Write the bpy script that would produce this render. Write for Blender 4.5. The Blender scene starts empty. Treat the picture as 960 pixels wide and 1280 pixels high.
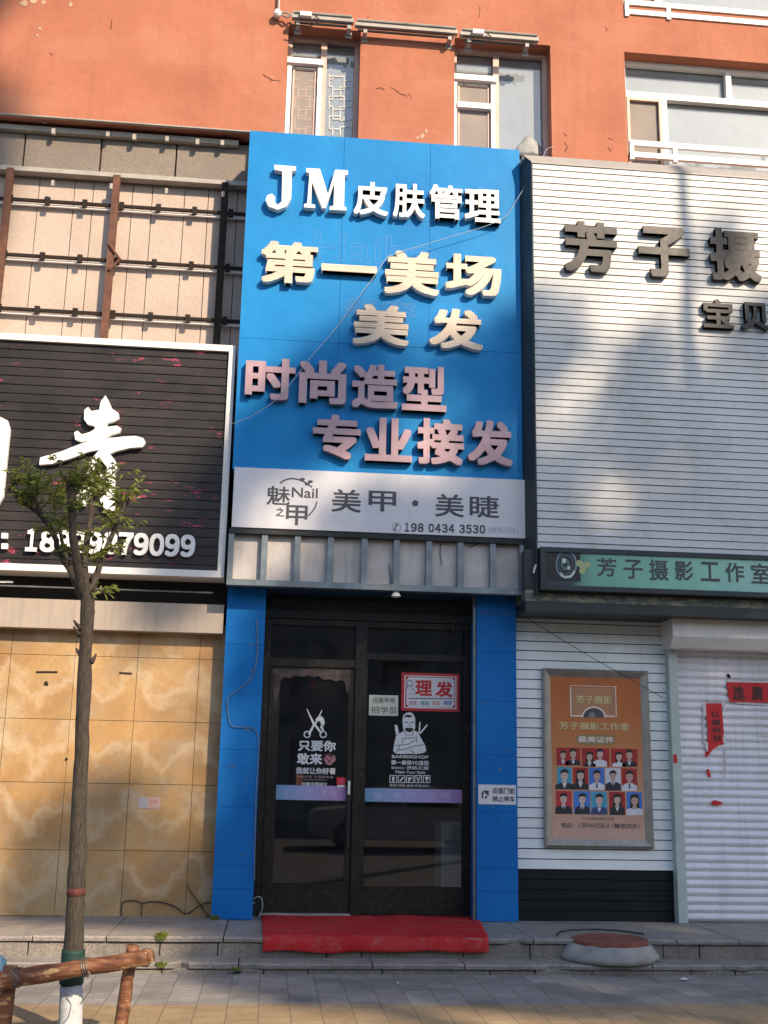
import bpy, bmesh, math, random
from mathutils import Vector, Matrix, noise as mnoise
random.seed(7)
S = bpy.context.scene
COL = S.collection
rad = math.radians

# ------------------------------------------------------------------ camera
PITCH, YAW, ROLL, FPX, CAMZ = rad(13.39577), rad(5.494567), rad(1.105568), 1400.0, 1.5234
cp, sp, cyw, syw, cr, sr = math.cos(PITCH), -math.sin(PITCH), math.cos(YAW), -math.sin(YAW), math.cos(ROLL), math.sin(ROLL)
MW = (Matrix(((cr, -sr, 0), (sr, cr, 0), (0, 0, 1))) @ Matrix(((1, 0, 0), (0, cp, -sp), (0, sp, cp)))
      @ Matrix(((1, 0, 0), (0, 0, -1), (0, 1, 0))) @ Matrix(((cyw, syw, 0), (-syw, cyw, 0), (0, 0, 1))))
CAM = Vector((0, -10.4, CAMZ))
cam = bpy.data.cameras.new('camera'); camo = bpy.data.objects.new('camera', cam); COL.objects.link(camo)
cam.sensor_fit = 'VERTICAL'; cam.sensor_height = 24; cam.lens = 24 * FPX / 1280
cam.clip_start = 0.05; cam.clip_end = 800
camo.matrix_world = Matrix.Translation(CAM) @ (Matrix(((1, 0, 0), (0, -1, 0), (0, 0, -1))) @ MW).transposed().to_4x4()
S.camera = camo

# ------------------------------------------------------------------ light
SUN_TRAVEL = Vector((-0.6, 1.0, -0.75)).normalized()
w = bpy.data.worlds.new('World'); S.world = w; w.use_nodes = True
nt = w.node_tree; bg = nt.nodes['Background']
sky = nt.nodes.new('ShaderNodeTexSky'); sky.sky_type = 'NISHITA'; sky.sun_disc = False
sky.sun_elevation = math.asin(-SUN_TRAVEL.z); sky.sun_rotation = math.atan2(-SUN_TRAVEL.x, -SUN_TRAVEL.y)
sky.air_density = 1.0; sky.dust_density = 0.8; sky.ozone_density = 1.5
nt.links.new(sky.outputs[0], bg.inputs[0]); bg.inputs[1].default_value = 0.125
sl = bpy.data.lights.new('sun', 'SUN'); sl.energy = 4.0; sl.angle = rad(0.8); sl.color = (1.0, 0.80, 0.58)
so = bpy.data.objects.new('sun', sl); COL.objects.link(so)
so.rotation_euler = SUN_TRAVEL.to_track_quat('-Z', 'Y').to_euler(); so.location = (12, -24, 20)
S.view_settings.view_transform = 'Standard'; S.view_settings.look = 'None'
S.view_settings.exposure = 0.78; S.view_settings.gamma = 1.0; S.view_settings.use_curve_mapping = False
S.render.engine = 'CYCLES'
S.cycles.use_denoising = True
S.cycles.max_bounces = 6; S.cycles.diffuse_bounces = 3; S.cycles.glossy_bounces = 3
S.cycles.transparent_max_bounces = 12; S.cycles.transmission_bounces = 4
S.cycles.caustics_reflective = False; S.cycles.caustics_refractive = False

# ------------------------------------------------------------------ helpers
def W(px, py, Y):
    """point on the upright plane at depth Y that the photograph shows at (px, py)"""
    d = MW.transposed() @ Vector(((px - 480) / FPX, (py - 640) / FPX, 1.0))
    return CAM + d * ((Y - CAM.y) / d.y)
def WZ(px, py, z):
    d = MW.transposed() @ Vector(((px - 480) / FPX, (py - 640) / FPX, 1.0))
    return CAM + d * ((z - CAM.z) / d.z)
def RC(px0, py0, px1, py1, Y):
    a = W(px0, py0, Y); b = W(px1, py1, Y)
    return a.x, b.x, b.z, a.z          # x0, x1, z0, z1

class MB:
    def __init__(s): s.v = []; s.f = []; s.m = []
    def face(s, pts, mi=0):
        n = len(s.v); s.v += [tuple(p) for p in pts]; s.f.append(tuple(range(n, n + len(pts)))); s.m.append(mi)
    def box(s, x0, x1, y0, y1, z0, z1, mi=0):
        n = len(s.v)
        s.v += [(x0, y0, z0), (x1, y0, z0), (x1, y1, z0), (x0, y1, z0), (x0, y0, z1), (x1, y0, z1), (x1, y1, z1), (x0, y1, z1)]
        for q in ((0, 1, 5, 4), (1, 2, 6, 5), (2, 3, 7, 6), (3, 0, 4, 7), (4, 5, 6, 7), (3, 2, 1, 0)):
            s.f.append(tuple(n + k for k in q)); s.m.append(mi)
    def prism(s, poly, y0, y1, mi=0):
        """poly: (x, z) outline; front face at y0 (towards the street), back at y1"""
        a = sum(poly[i][0] * poly[(i + 1) % len(poly)][1] - poly[(i + 1) % len(poly)][0] * poly[i][1] for i in range(len(poly)))
        if a < 0: poly = poly[::-1]
        n = len(s.v); k = len(poly)
        s.v += [(x, y0, z) for x, z in poly]
        s.f.append(tuple(range(n, n + k))); s.m.append(mi)
        if y1 is not None and abs(y1 - y0) > 1e-6:
            s.v += [(x, y1, z) for x, z in poly]
            s.f.append(tuple(range(n + 2 * k - 1, n + k - 1, -1))); s.m.append(mi)
            for i in range(k):
                j = (i + 1) % k
                s.f.append((n + j, n + i, n + k + i, n + k + j)); s.m.append(mi)
    def pxpoly(s, pts, y0, y1, mi=0):
        s.prism([(W(x, y, y0).x, W(x, y, y0).z) for x, y in pts], y0, y1, mi)
    def tube(s, pts, r, n=8, mi=0, caps=True):
        pts = [Vector(p) for p in pts]
        if not hasattr(r, '__len__'): r = [r] * len(pts)
        rings = []; up = None
        for i, p in enumerate(pts):
            t = (pts[min(i + 1, len(pts) - 1)] - pts[max(i - 1, 0)]).normalized()
            if up is None: up = Vector((0, 0, 1)) if abs(t.z) < .9 else Vector((0, 1, 0))
            a = t.cross(up).normalized(); up = a.cross(t).normalized()
            b = len(s.v); rings.append(b)
            for k in range(n):
                q = 2 * math.pi * k / n
                s.v.append(tuple(p + (a * math.cos(q) + up * math.sin(q)) * r[i]))
        for i in range(len(rings) - 1):
            for k in range(n):
                k2 = (k + 1) % n
                s.f.append((rings[i] + k, rings[i] + k2, rings[i + 1] + k2, rings[i + 1] + k)); s.m.append(mi)
        if caps:
            s.f.append(tuple(rings[0] + k for k in range(n))[::-1]); s.m.append(mi)
            s.f.append(tuple(rings[-1] + k for k in range(n))); s.m.append(mi)
    def lathe(s, c, prof, n=32, mi=0):
        """prof: list of (radius, z) rings about a vertical axis at c"""
        base = len(s.v)
        for r, z in prof:
            for k in range(n):
                q = 2 * math.pi * k / n
                s.v.append((c[0] + r * math.cos(q), c[1] + r * math.sin(q), c[2] + z))
        for i in range(len(prof) - 1):
            for k in range(n):
                k2 = (k + 1) % n
                s.f.append((base + i * n + k, base + i * n + k2, base + (i + 1) * n + k2, base + (i + 1) * n + k)); s.m.append(mi)
        s.f.append(tuple(base + k for k in range(n))[::-1]); s.m.append(mi)
        e = base + (len(prof) - 1) * n
        s.f.append(tuple(e + k for k in range(n))); s.m.append(mi)
    def ellipse(s, px, py, rx, ry, Y, mi=0, n=18, a0=0, a1=360):
        pts = [(px + rx * math.cos(rad(a0 + (a1 - a0) * k / n)), py + ry * math.sin(rad(a0 + (a1 - a0) * k / n))) for k in range(n + (0 if a1 - a0 == 360 else 1))]
        s.pxpoly(pts, Y, None, mi)
    def rect(s, px0, py0, px1, py1, Y, mi=0, thick=None):
        x0, x1, z0, z1 = RC(px0, py0, px1, py1, Y)
        s.prism([(x0, z0), (x1, z0), (x1, z1), (x0, z1)], Y, None if thick is None else Y + thick, mi)
    def line(s, px0, py0, px1, py1, wd, Y, mi=0):
        a, b = W(px0, py0, Y), W(px1, py1, Y); d = (b - a).normalized(); n = Vector((-d.z, 0, d.x)) * wd / 2
        s.face([a - n, b - n, b + n, a + n] if False else [(a.x - n.x, Y, a.z - n.z), (b.x - n.x, Y, b.z - n.z), (b.x + n.x, Y, b.z + n.z), (a.x + n.x, Y, a.z + n.z)], mi)
    def text(s, body, box, Y, depth=0.0, off=0.0, mi=0, res=4, serif=False):
        """body fitted into the pixel box (left, top, right, bottom); front face at Y"""
        cu = bpy.data.curves.new('lettering', 'FONT'); cu.body = body; cu.resolution_u = res
        cu.extrude = 0.5 if depth > 0 else 0.0
        o = bpy.data.objects.new('lettering', cu); COL.objects.link(o)
        me = bpy.data.meshes.new_from_object(o.evaluated_get(bpy.context.evaluated_depsgraph_get()))
        xs = [v.co.x for v in me.vertices]; ys = [v.co.y for v in me.vertices]
        ax, bx, ay, by = min(xs) - off, max(xs) + off, min(ys) - off, max(ys) + off
        x0, x1, z0, z1 = RC(*box, Y)
        kx, kz = (x1 - x0) / max(bx - ax, 1e-6), (z1 - z0) / max(by - ay, 1e-6)
        nd_ = 0 if off == 0 else 8      # heavier weight: the strokes swept round a small circle
        for c in range(-1 if nd_ == 0 else 0, nd_):
            ox, oy = (0, 0) if c < 0 else tuple(off * q for q in ((-1, -1), (0, -1), (1, -1), (1, 0), (1, 1), (0, 1), (-1, 1), (-1, 0))[c])
            n = len(s.v); ly = c * .00006
            for v in me.vertices:
                s.v.append((x0 + (v.co.x + ox - ax) * kx, (Y + (0.5 - v.co.z) * depth if depth > 0 else Y) - ly, z0 + (v.co.y + oy - ay) * kz))
            for p in me.polygons: s.f.append(tuple(n + i for i in p.vertices)); s.m.append(mi)
        bpy.data.objects.remove(o); bpy.data.curves.remove(cu); bpy.data.meshes.remove(me)

def cr(pts, n=6):
    pts = [Vector(p) for p in pts]; out = []
    for i in range(len(pts) - 1):
        a, b, c, d = pts[max(i - 1, 0)], pts[i], pts[i + 1], pts[min(i + 2, len(pts) - 1)]
        for k in range(n):
            t = k / n; out.append(.5 * (2 * b + (c - a) * t + (2 * a - 5 * b + 4 * c - d) * t * t + (3 * b - a - 3 * c + d) * t ** 3))
    return out + [pts[-1]]
def digits(m, txt, x0, x1, top, bot, slope, Y, depth, off, gap=.16, space=.55):
    u = sum(space if c == ' ' else 1 for c in txt); k = (x1 - x0) / (u - gap); x = x0
    for c in txt:
        if c == ' ': x += space * k; continue
        wd = (1 - gap) * k; a, b = (x + wd * .1, x + wd * .82) if c == '1' else (x, x + wd); dy = slope * (x - x0)
        m.text(chr(ord(c) + 0xFEE0), (a, top + dy, b, bot + dy), Y, depth, off); x += k
def wloc(o):
    v = Vector((0, 0, 0))
    while o: v += o.location; o = o.parent
    return v
def obj(name, mb, mats, parent=None, smooth=False):
    me = bpy.data.meshes.new(name)
    off = wloc(parent) if parent else Vector((0, 0, 0))
    me.from_pydata([(a - off.x, b - off.y, c - off.z) for a, b, c in mb.v], [], mb.f)
    for m in (mats if isinstance(mats, (list, tuple)) else [mats]): me.materials.append(m)
    me.polygons.foreach_set('material_index', mb.m)
    if smooth: me.polygons.foreach_set('use_smooth', [True] * len(me.polygons))
    me.update()
    o = bpy.data.objects.new(name, me); COL.objects.link(o)
    if parent: o.parent = parent
    return o
def tag(o, label=None, cat=None, group=None, kind=None):
    if label: o['label'] = label
    if cat: o['category'] = cat
    if group: o['group'] = group
    if kind or label: o['kind'] = kind or 'thing'
    return o
def thing(name, label, cat, loc, group=None):
    o = bpy.data.objects.new(name, None); COL.objects.link(o); o.location = loc; o.empty_display_size = .1
    return tag(o, label, cat, group, 'thing')

# ------------------------------------------------------------------ materials
def new_mat(name):
    m = bpy.data.materials.new(name); m.use_nodes = True
    return m, m.node_tree, m.node_tree.nodes['Principled BSDF']
def nd(t, kind, **kw):
    n = t.nodes.new(kind)
    for k, v in kw.items(): setattr(n, k, v)
    return n
def pos(t, scale=(1, 1, 1)):
    g = nd(t, 'ShaderNodeNewGeometry'); mp = nd(t, 'ShaderNodeMapping'); mp.inputs['Scale'].default_value = scale
    t.links.new(g.outputs['Position'], mp.inputs['Vector']); return mp.outputs['Vector']
def nz(t, vec, scale, detail=4, rough=.6):
    n = nd(t, 'ShaderNodeTexNoise'); n.inputs['Scale'].default_value = scale; n.inputs['Detail'].default_value = detail
    n.inputs['Roughness'].default_value = rough; t.links.new(vec, n.inputs['Vector']); return n.outputs['Fac']
def ramp(t, fac, stops):
    r = nd(t, 'ShaderNodeValToRGB'); e = r.color_ramp.elements
    while len(e) < len(stops): e.new(.5)
    for k, (p, c) in enumerate(stops):
        e[k].position = p; e[k].color = (*c, 1) if len(c) == 3 else c
    t.links.new(fac, r.inputs['Fac']); return r.outputs['Color']
def mixc(t, fac, a, b, mode='MIX'):
    n = nd(t, 'ShaderNodeMix', data_type='RGBA', blend_type=mode)
    for s, v in ((n.inputs[0], fac), (n.inputs[6], a), (n.inputs[7], b)):
        if hasattr(v, 'node'): t.links.new(v, s)
        elif isinstance(v, tuple): s.default_value = (*v, 1)
        else: s.default_value = v
    return n.outputs[2]
def mth(t, op, a, b=None):
    n = nd(t, 'ShaderNodeMath', operation=op)
    for k, v in enumerate((a, b)):
        if v is None: continue
        if hasattr(v, 'node'): t.links.new(v, n.inputs[k])
        else: n.inputs[k].default_value = v
    return n.outputs[0]
def bump(t, b, h, strength=.3, dist=.01):
    n = nd(t, 'ShaderNodeBump'); n.inputs['Strength'].default_value = strength; n.inputs['Distance'].default_value = dist
    t.links.new(h, n.inputs['Height']); t.links.new(n.outputs[0], b.inputs['Normal'])
def mat(name, col, rough=.6, var=.12, scale=3.0, streak=0.0, dirt=0.0, dirtcol=(.06, .05, .04), metal=0.0, bmp=0.0, bscale=60, spec=.5, grain=0.0, gscale=250):
    m, t, b = new_mat(name); v = pos(t)
    lo = tuple(c * (1 - var) for c in col); hi = tuple(min(1, c * (1 + var)) for c in col)
    c = ramp(t, nz(t, v, scale, 5), [(.3, lo), (.7, hi)])
    if streak:
        s = nz(t, pos(t, (9, 9, .5)), 2.2, 4)
        c = mixc(t, mth(t, 'MULTIPLY', ramp(t, s, [(.5, (0, 0, 0)), (.75, (1, 1, 1))]), streak), c, tuple(x * .35 for x in col))
    if dirt:
        d = ramp(t, nz(t, v, scale * 3.1, 8, .7), [(.52, (0, 0, 0)), (.7, (1, 1, 1))])
        c = mixc(t, mth(t, 'MULTIPLY', d, dirt), c, dirtcol)
    if grain:
        g = ramp(t, nz(t, v, gscale, 2), [(.35, tuple([1 - grain] * 3)), (.65, tuple([1 + 0 * grain] * 3))])
        c = mixc(t, 1.0, c, g, 'MULTIPLY')
    t.links.new(c, b.inputs['Base Color'])
    r = mth(t, 'ADD', mth(t, 'MULTIPLY', nz(t, v, scale * 4, 3), .25), rough - .12); t.links.new(r, b.inputs['Roughness'])
    b.inputs['Metallic'].default_value = metal; b.inputs['Specular IOR Level'].default_value = spec
    if bmp: bump(t, b, nz(t, v, bscale, 4), bmp, .006)
    return m
def glass(name, tint=(.75, .8, .8), refl=1.0, dirt=.05):
    m, t, b = new_mat(name); t.nodes.remove(b)
    out = t.nodes['Material Output']
    tr = nd(t, 'ShaderNodeBsdfTransparent'); tr.inputs[0].default_value = (*tint, 1)
    gl = nd(t, 'ShaderNodeBsdfGlossy'); gl.inputs['Roughness'].default_value = .02
    df = nd(t, 'ShaderNodeBsdfDiffuse'); df.inputs[0].default_value = (.35, .36, .36, 1)
    ge = nd(t, 'ShaderNodeNewGeometry'); dp = nd(t, 'ShaderNodeVectorMath', operation='DOT_PRODUCT')
    t.links.new(ge.outputs['Normal'], dp.inputs[0]); t.links.new(ge.outputs['Incoming'], dp.inputs[1])
    fz = mth(t, 'ADD', mth(t, 'MULTIPLY', mth(t, 'POWER', mth(t, 'SUBTRACT', 1.0, mth(t, 'ABSOLUTE', dp.outputs['Value'])), 5.0), .92), .08)
    mx = nd(t, 'ShaderNodeMixShader'); t.links.new(mth(t, 'MINIMUM', mth(t, 'MULTIPLY', fz, refl), 1.0), mx.inputs[0])
    t.links.new(tr.outputs[0], mx.inputs[1]); t.links.new(gl.outputs[0], mx.inputs[2])
    m2 = nd(t, 'ShaderNodeMixShader'); dd = ramp(t, nz(t, pos(t), 3, 6), [(.4, (0, 0, 0)), (.75, (1, 1, 1))])
    t.links.new(mth(t, 'MULTIPLY', dd, dirt), m2.inputs[0]); t.links.new(mx.outputs[0], m2.inputs[1]); t.links.new(df.outputs[0], m2.inputs[2])
    bmn = nd(t, 'ShaderNodeBump'); bmn.inputs['Strength'].default_value = .02; t.links.new(nz(t, pos(t), 1.2, 1), bmn.inputs['Height']); t.links.new(bmn.outputs[0], gl.inputs['Normal'])
    t.links.new(m2.outputs[0], out.inputs[0]); return m

M = {}
def orange_mat():
    m, t, b = new_mat('orange_plaster'); v = pos(t)
    c = ramp(t, nz(t, v, .8, 6, .65), [(.3, (.35, .118, .062)), (.55, (.43, .155, .085)), (.75, (.47, .19, .11))])
    st = ramp(t, nz(t, pos(t, (7, 7, .35)), 1.6, 5), [(.5, (0, 0, 0)), (.8, (1, 1, 1))])
    c = mixc(t, mth(t, 'MULTIPLY', st, .45), c, (.31, .11, .068))
    c = mixc(t, ramp(t, nz(t, pos(t, (1, 1, 1.8)), .9, 3), [(.52, (0, 0, 0)), (.62, (.35, .35, .35))]), c, (.47, .205, .125))
    pale = ramp(t, nz(t, v, 2.4, 9, .72), [(.64, (0, 0, 0)), (.7, (1, 1, 1))])
    c = mixc(t, mth(t, 'MULTIPLY', pale, .25), c, (.58, .3, .18))
    t.links.new(c, b.inputs['Base Color']); b.inputs['Roughness'].default_value = .85
    bump(t, b, nz(t, v, 9, 9, .72), .45, .025); return m
M['orange'] = orange_mat()
def granite_mat(name, a, bcol, cc, sc=110):
    m, t, b = new_mat(name); v = pos(t)
    vo = nd(t, 'ShaderNodeTexVoronoi'); vo.inputs['Scale'].default_value = sc; t.links.new(v, vo.inputs['Vector'])
    sepc = nd(t, 'ShaderNodeSeparateColor'); t.links.new(vo.outputs['Color'], sepc.inputs[0])
    c = ramp(t, sepc.outputs[0], [(0, a), (.35, bcol), (.75, bcol), (.95, cc)])
    c = mixc(t, ramp(t, nz(t, v, 1.7, 6), [(.35, (0, 0, 0)), (.8, (.55, .55, .55))]), c, tuple(x * .6 for x in bcol))
    if 120 < sc < 180:
        c = mixc(t, ramp(t, nz(t, pos(t, (1, 1, .3)), 4.5, 8, .72), [(.45, (0, 0, 0)), (.7, (.8, .8, .8))]), c, tuple(x * .45 for x in bcol))
    t.links.new(c, b.inputs['Base Color']); b.inputs['Roughness'].default_value = .6; return m
M['granite'] = granite_mat('grey_granite', (.12, .10, .08), (.22, .178, .142), (.31, .26, .22), 190)
M['pink_granite'] = granite_mat('pink_granite', (.38, .29, .235), (.52, .41, .335), (.6, .5, .43), 190)
M['step_stone'] = granite_mat('step_stone', (.16, .14, .12), (.31, .28, .25), (.42, .39, .36), 140)
M['riser_stone'] = granite_mat('riser_stone', (.12, .1, .085), (.25, .225, .195), (.36, .33, .3), 140)
def tile_mat():
    m, t, b = new_mat('ochre_marbled_tile'); v = pos(t)
    n1 = nz(t, v, 1.5, 6, .6); n2 = nz(t, pos(t, (1, 1, 1.6)), 3.2, 6, .62)
    c = ramp(t, n1, [(.32, (.37, .215, .085)), (.46, (.49, .295, .12)), (.58, (.55, .36, .165)), (.70, (.59, .45, .27))])
    c = mixc(t, ramp(t, n2, [(.46, (0, 0, 0)), (.68, (.55, .55, .55))]), c, (.40, .33, .24))
    c = mixc(t, ramp(t, nz(t, v, 38, 7, .75), [(.42, (.3, .3, .3)), (.6, (0, 0, 0))]), c, (.30, .19, .09))
    s_ = nd(t, 'ShaderNodeSeparateXYZ'); t.links.new(v, s_.inputs[0])
    ax, az = W(6, 899, .2).x, W(60, 978, .2).z; tw = (W(245, 899, .2).x - ax) / 3; th = W(60, 898.7, .2).z - az
    u = mth(t, 'ABSOLUTE', mth(t, 'SUBTRACT', mth(t, 'FRACT', mth(t, 'ADD', mth(t, 'DIVIDE', mth(t, 'SUBTRACT', s_.outputs[0], ax), tw), 20.0)), .52))
    w_ = mth(t, 'FRACT', mth(t, 'ADD', mth(t, 'DIVIDE', mth(t, 'SUBTRACT', s_.outputs[2], az), th), 20.0))
    d = mth(t, 'ADD', mth(t, 'SUBTRACT', w_, mth(t, 'ADD', mth(t, 'MULTIPLY', u, 1.1), .25)), mth(t, 'MULTIPLY', mth(t, 'SUBTRACT', nz(t, v, 4, 6), .5), 1.6))
    wn = nd(t, 'ShaderNodeTexWhiteNoise', noise_dimensions='2D'); cb = nd(t, 'ShaderNodeCombineXYZ')
    t.links.new(mth(t, 'FLOOR', mth(t, 'ADD', mth(t, 'DIVIDE', mth(t, 'SUBTRACT', s_.outputs[0], ax), tw), 20.0)), cb.inputs[0]); t.links.new(mth(t, 'FLOOR', mth(t, 'ADD', mth(t, 'DIVIDE', mth(t, 'SUBTRACT', s_.outputs[2], az), th), 20.0)), cb.inputs[1]); t.links.new(cb.outputs[0], wn.inputs['Vector'])
    c = mixc(t, 1.0, c, ramp(t, wn.outputs['Value'], [(0, (.84, .82, .80)), (1, (1, 1, 1))]), 'MULTIPLY')
    k = ramp(t, mth(t, 'ABSOLUTE', d), [(0, (.38, .38, .38)), (.22, (0, 0, 0))])
    c = mixc(t, k, c, (.60, .50, .36))
    k = ramp(t, mth(t, 'ABSOLUTE', mth(t, 'ADD', d, .33)), [(0, (.25, .25, .25)), (.16, (0, 0, 0))])
    c = mixc(t, k, c, (.30, .19, .09))
    t.links.new(c, b.inputs['Base Color']); b.inputs['Roughness'].default_value = .42; return m
M['tile'] = tile_mat()
def blue_mat(name, k=1.0, g=1.0):
    m, t, b = new_mat(name); v = pos(t)
    c = ramp(t, nz(t, v, 1.3, 6), [(.3, (.004 * k, .172 * k * g, .46 * k)), (.7, (.010 * k, .230 * k * g, .56 * k))])
    c = mixc(t, ramp(t, nz(t, v, .55, 4), [(.4, (0, 0, 0)), (.7, (.45, .45, .45))]), c, (.03 * k, .275 * k * g, .61 * k))
    st = ramp(t, nz(t, pos(t, (10, 10, .4)), 2.0, 5), [(.48, (0, 0, 0)), (.75, (1, 1, 1))])
    c = mixc(t, mth(t, 'MULTIPLY', st, .26), c, (.02 * k, .165 * k * g, .42 * k))
    d = ramp(t, nz(t, v, 9, 9, .75), [(.62, (0, 0, 0)), (.70, (1, 1, 1))])
    c = mixc(t, mth(t, 'MULTIPLY', d, .4), c, (.05 * k, .15 * k, .30 * k))
    t.links.new(c, b.inputs['Base Color']); b.inputs['Roughness'].default_value = .5; b.inputs['Specular IOR Level'].default_value = .14
    bump(t, b, nz(t, v, 2.2, 3), .3, .03); return m
M['blue'] = blue_mat('blue_panel'); M['blue_pillar'] = blue_mat('blue_pillar_paint', .86, .8)
M['ghost'] = mat('ghost_lettering', (.035, .225, .54), .5, .2, 20)
def led_mat():
    m, t, b = new_mat('cream_perforated_metal'); v = pos(t)
    sx = nd(t, 'ShaderNodeSeparateXYZ'); t.links.new(v, sx.inputs[0])
    fx = mth(t, 'SUBTRACT', mth(t, 'FRACT', mth(t, 'MULTIPLY', sx.outputs[0], 38)), .5); fz = mth(t, 'SUBTRACT', mth(t, 'FRACT', mth(t, 'MULTIPLY', sx.outputs[2], 38)), .5)
    d = mth(t, 'ADD', mth(t, 'MULTIPLY', fx, fx), mth(t, 'MULTIPLY', fz, fz))
    k = mth(t, 'LESS_THAN', d, .06)
    c = mixc(t, k, ramp(t, nz(t, v, 6, 5), [(.3, (.62, .5, .38)), (.7, (.76, .66, .54))]), (.30, .19, .12))
    t.links.new(c, b.inputs['Base Color']); b.inputs['Roughness'].default_value = .5; return m
M['led'] = led_mat()
M['white_letter'] = mat('white_acrylic', (.80, .79, .77), .4, .06, 8, dirt=.1)
M['shaded_mauve_letter'] = mat('shaded_mauve_acrylic', (.44, .29, .32), .38, .12, 7, streak=.2)  # mauve tone has the shade on the lower rows put into it
M['rim'] = mat('letter_rim', (.30, .26, .27), .4, .2, 9, metal=.4)
M['dark_letter'] = mat('charcoal_letter', (.034, .032, .033), .42, .2, 6, dirt=.25, dirtcol=(.08, .07, .06), spec=.3)
M['white_panel'] = mat('white_print_panel', (.66, .65, .67), .35, .07, 2, streak=.08)
M['ink'] = mat('charcoal_print', (.055, .06, .075), .5, .1)
M['ink_pale'] = mat('faded_print', (.36, .36, .38), .5, .1)
M['galv'] = mat('galvanised_steel', (.20, .235, .25), .45, .25, 7, streak=.35, metal=.5)
M['dark_steel'] = mat('dark_grey_steel', (.025, .03, .032), .5, .25, 6, dirt=.3, dirtcol=(.09, .085, .075), spec=.25)
M['fibre'] = mat('weathered_board', (.56, .52, .49), .8, .17, 3.5, streak=.35, dirt=.3, dirtcol=(.22, .2, .18))
M['white_metal'] = mat('white_coated_metal', (.74, .72, .68), .42, .07, 3, streak=.14, dirt=.08)
M['siding'] = mat('cream_siding', (.58, .585, .57), .45, .14, 1.1, streak=.10, dirt=.32, dirtcol=(.3, .26, .2))
M['siding_low'] = mat('pale_siding', (.78, .82, .81), .45, .12, 1.1, streak=.12, dirt=.22, dirtcol=(.3, .28, .22))
M['groove'] = mat('groove_shadow_gap', (.035, .03, .025), .8)
M['cap'] = mat('grey_cap_sheet', (.33, .31, .29), .5, .1, 3, streak=.15)
M['trim'] = mat('shaded_trim_dark_frame', (.035, .045, .05), .45, .2, 3, dirt=.2, dirtcol=(.09, .09, .085), spec=.3)  # side trim's shade is put into this dark tone; the sign frame shares it
def black_siding():
    m, t, b = new_mat('black_siding_with_pink_remnants'); b.inputs['Specular IOR Level'].default_value = .25; v = pos(t)
    c = ramp(t, nz(t, v, 2.0, 6), [(.3, (.014, .012, .011)), (.7, (.036, .030, .028))])
    c = mixc(t, ramp(t, nz(t, pos(t, (1, 1, 14)), 1.3, 6), [(.55, (0, 0, 0)), (.85, (.5, .5, .5))]), c, (.09, .075, .065))
    a = ramp(t, nz(t, pos(t, (1.6, 1, 5)), 2.2, 9, .75), [(.60, (0, 0, 0)), (.625, (1, 1, 1))])
    g = ramp(t, nz(t, v, 1.1, 2), [(.44, (0, 0, 0)), (.54, (1, 1, 1))])
    c = mixc(t, mth(t, 'MULTIPLY', a, g), c, (.50, .06, .13))
    t.links.new(c, b.inputs['Base Color']); b.inputs['Roughness'].default_value = .4; return m
M['black_siding'] = black_siding()
M['black_base'] = mat('black_base_siding', (.007, .010, .011), .5, .3, 3, spec=.2)
M['white_paint'] = mat('white_sign_frame', (.78, .76, .72), .5, .05, 4, dirt=.08)
M['beam'] = mat('beige_beam_sheet', (.40, .335, .275), .5, .1, 3, streak=.25)
M['void'] = mat('dark_recess', (.012, .011, .01), .9)
M['rust'] = mat('rusty_steel', (.125, .05, .03), .75, .35, 12, dirt=.3, dirtcol=(.3, .13, .05), bmp=.2)
M['dark_rail'] = mat('brown_black_rail', (.022, .016, .012), .7, .3, 15, dirt=.3, dirtcol=(.09, .045, .02), spec=.2)
M['grey_ledge'] = mat('grey_ledge_metal', (.36, .33, .29), .5, .15, 5, dirt=.2)
M['conc'] = mat('rough_concrete', (.31, .295, .27), .9, .25, 5, dirt=.65, dirtcol=(.18, .165, .15), bmp=.5, bscale=35)
M['cover'] = mat('brick_red_cover', (.21, .068, .042), .85, .3, 8, dirt=.5, dirtcol=(.16, .11, .1), bmp=.3, bscale=80)
def mat_red():
    m, t, b = new_mat('red_carpet'); v = pos(t)
    c = ramp(t, nz(t, v, 2.5, 6), [(.3, (.44, .018, .020)), (.7, (.58, .03, .032))])
    c = mixc(t, ramp(t, nz(t, pos(t, (1, 2.5, 1)), 1.9, 6, .7), [(.45, (0, 0, 0)), (.8, (.4, .4, .4))]), c, (.48, .13, .12))
    c = mixc(t, ramp(t, nz(t, v, 7, 8, .75), [(.52, (0, 0, 0)), (.72, (.5, .5, .5))]), c, (.40, .21, .18))
    c = mixc(t, ramp(t, nz(t, v, 120, 3), [(.4, (.25, .25, .25)), (.6, (0, 0, 0))]), c, (.18, .01, .012))
    t.links.new(c, b.inputs['Base Color']); b.inputs['Roughness'].default_value = .9
    b.inputs['Specular IOR Level'].default_value = .1; bump(t, b, nz(t, v, 260, 2), .5, .004); return m
M['carpet'] = mat_red()
def bark():
    m, t, b = new_mat('grey_brown_bark'); v = pos(t)
    c = ramp(t, nz(t, pos(t, (30, 30, 7)), 2.2, 6, .7), [(.3, (.016, .012, .009)), (.5, (.050, .038, .028)), (.7, (.095, .075, .058))])
    c = mixc(t, ramp(t, nz(t, v, 6, 5), [(.45, (0, 0, 0)), (.75, (.6, .6, .6))]), c, (.065, .058, .048))
    t.links.new(c, b.inputs['Base Color']); b.inputs['Roughness'].default_value = .9
    bump(t, b, nz(t, pos(t, (30, 30, 8)), 2.2, 6, .7), 1.0, .012); return m
M['bark'] = bark()
M['whitewash'] = mat('whitewashed_bark', (.50, .52, .54), .9, .12, 16, dirt=.45, dirtcol=(.2, .17, .14), bmp=.7, bscale=45)
M['wrap'] = mat('dark_green_wrap', (.007, .038, .03), .7, .3, 30)
M['red_mark'] = mat('red_paint_band', (.10, .028, .02), .9, .4, 30)
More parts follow.
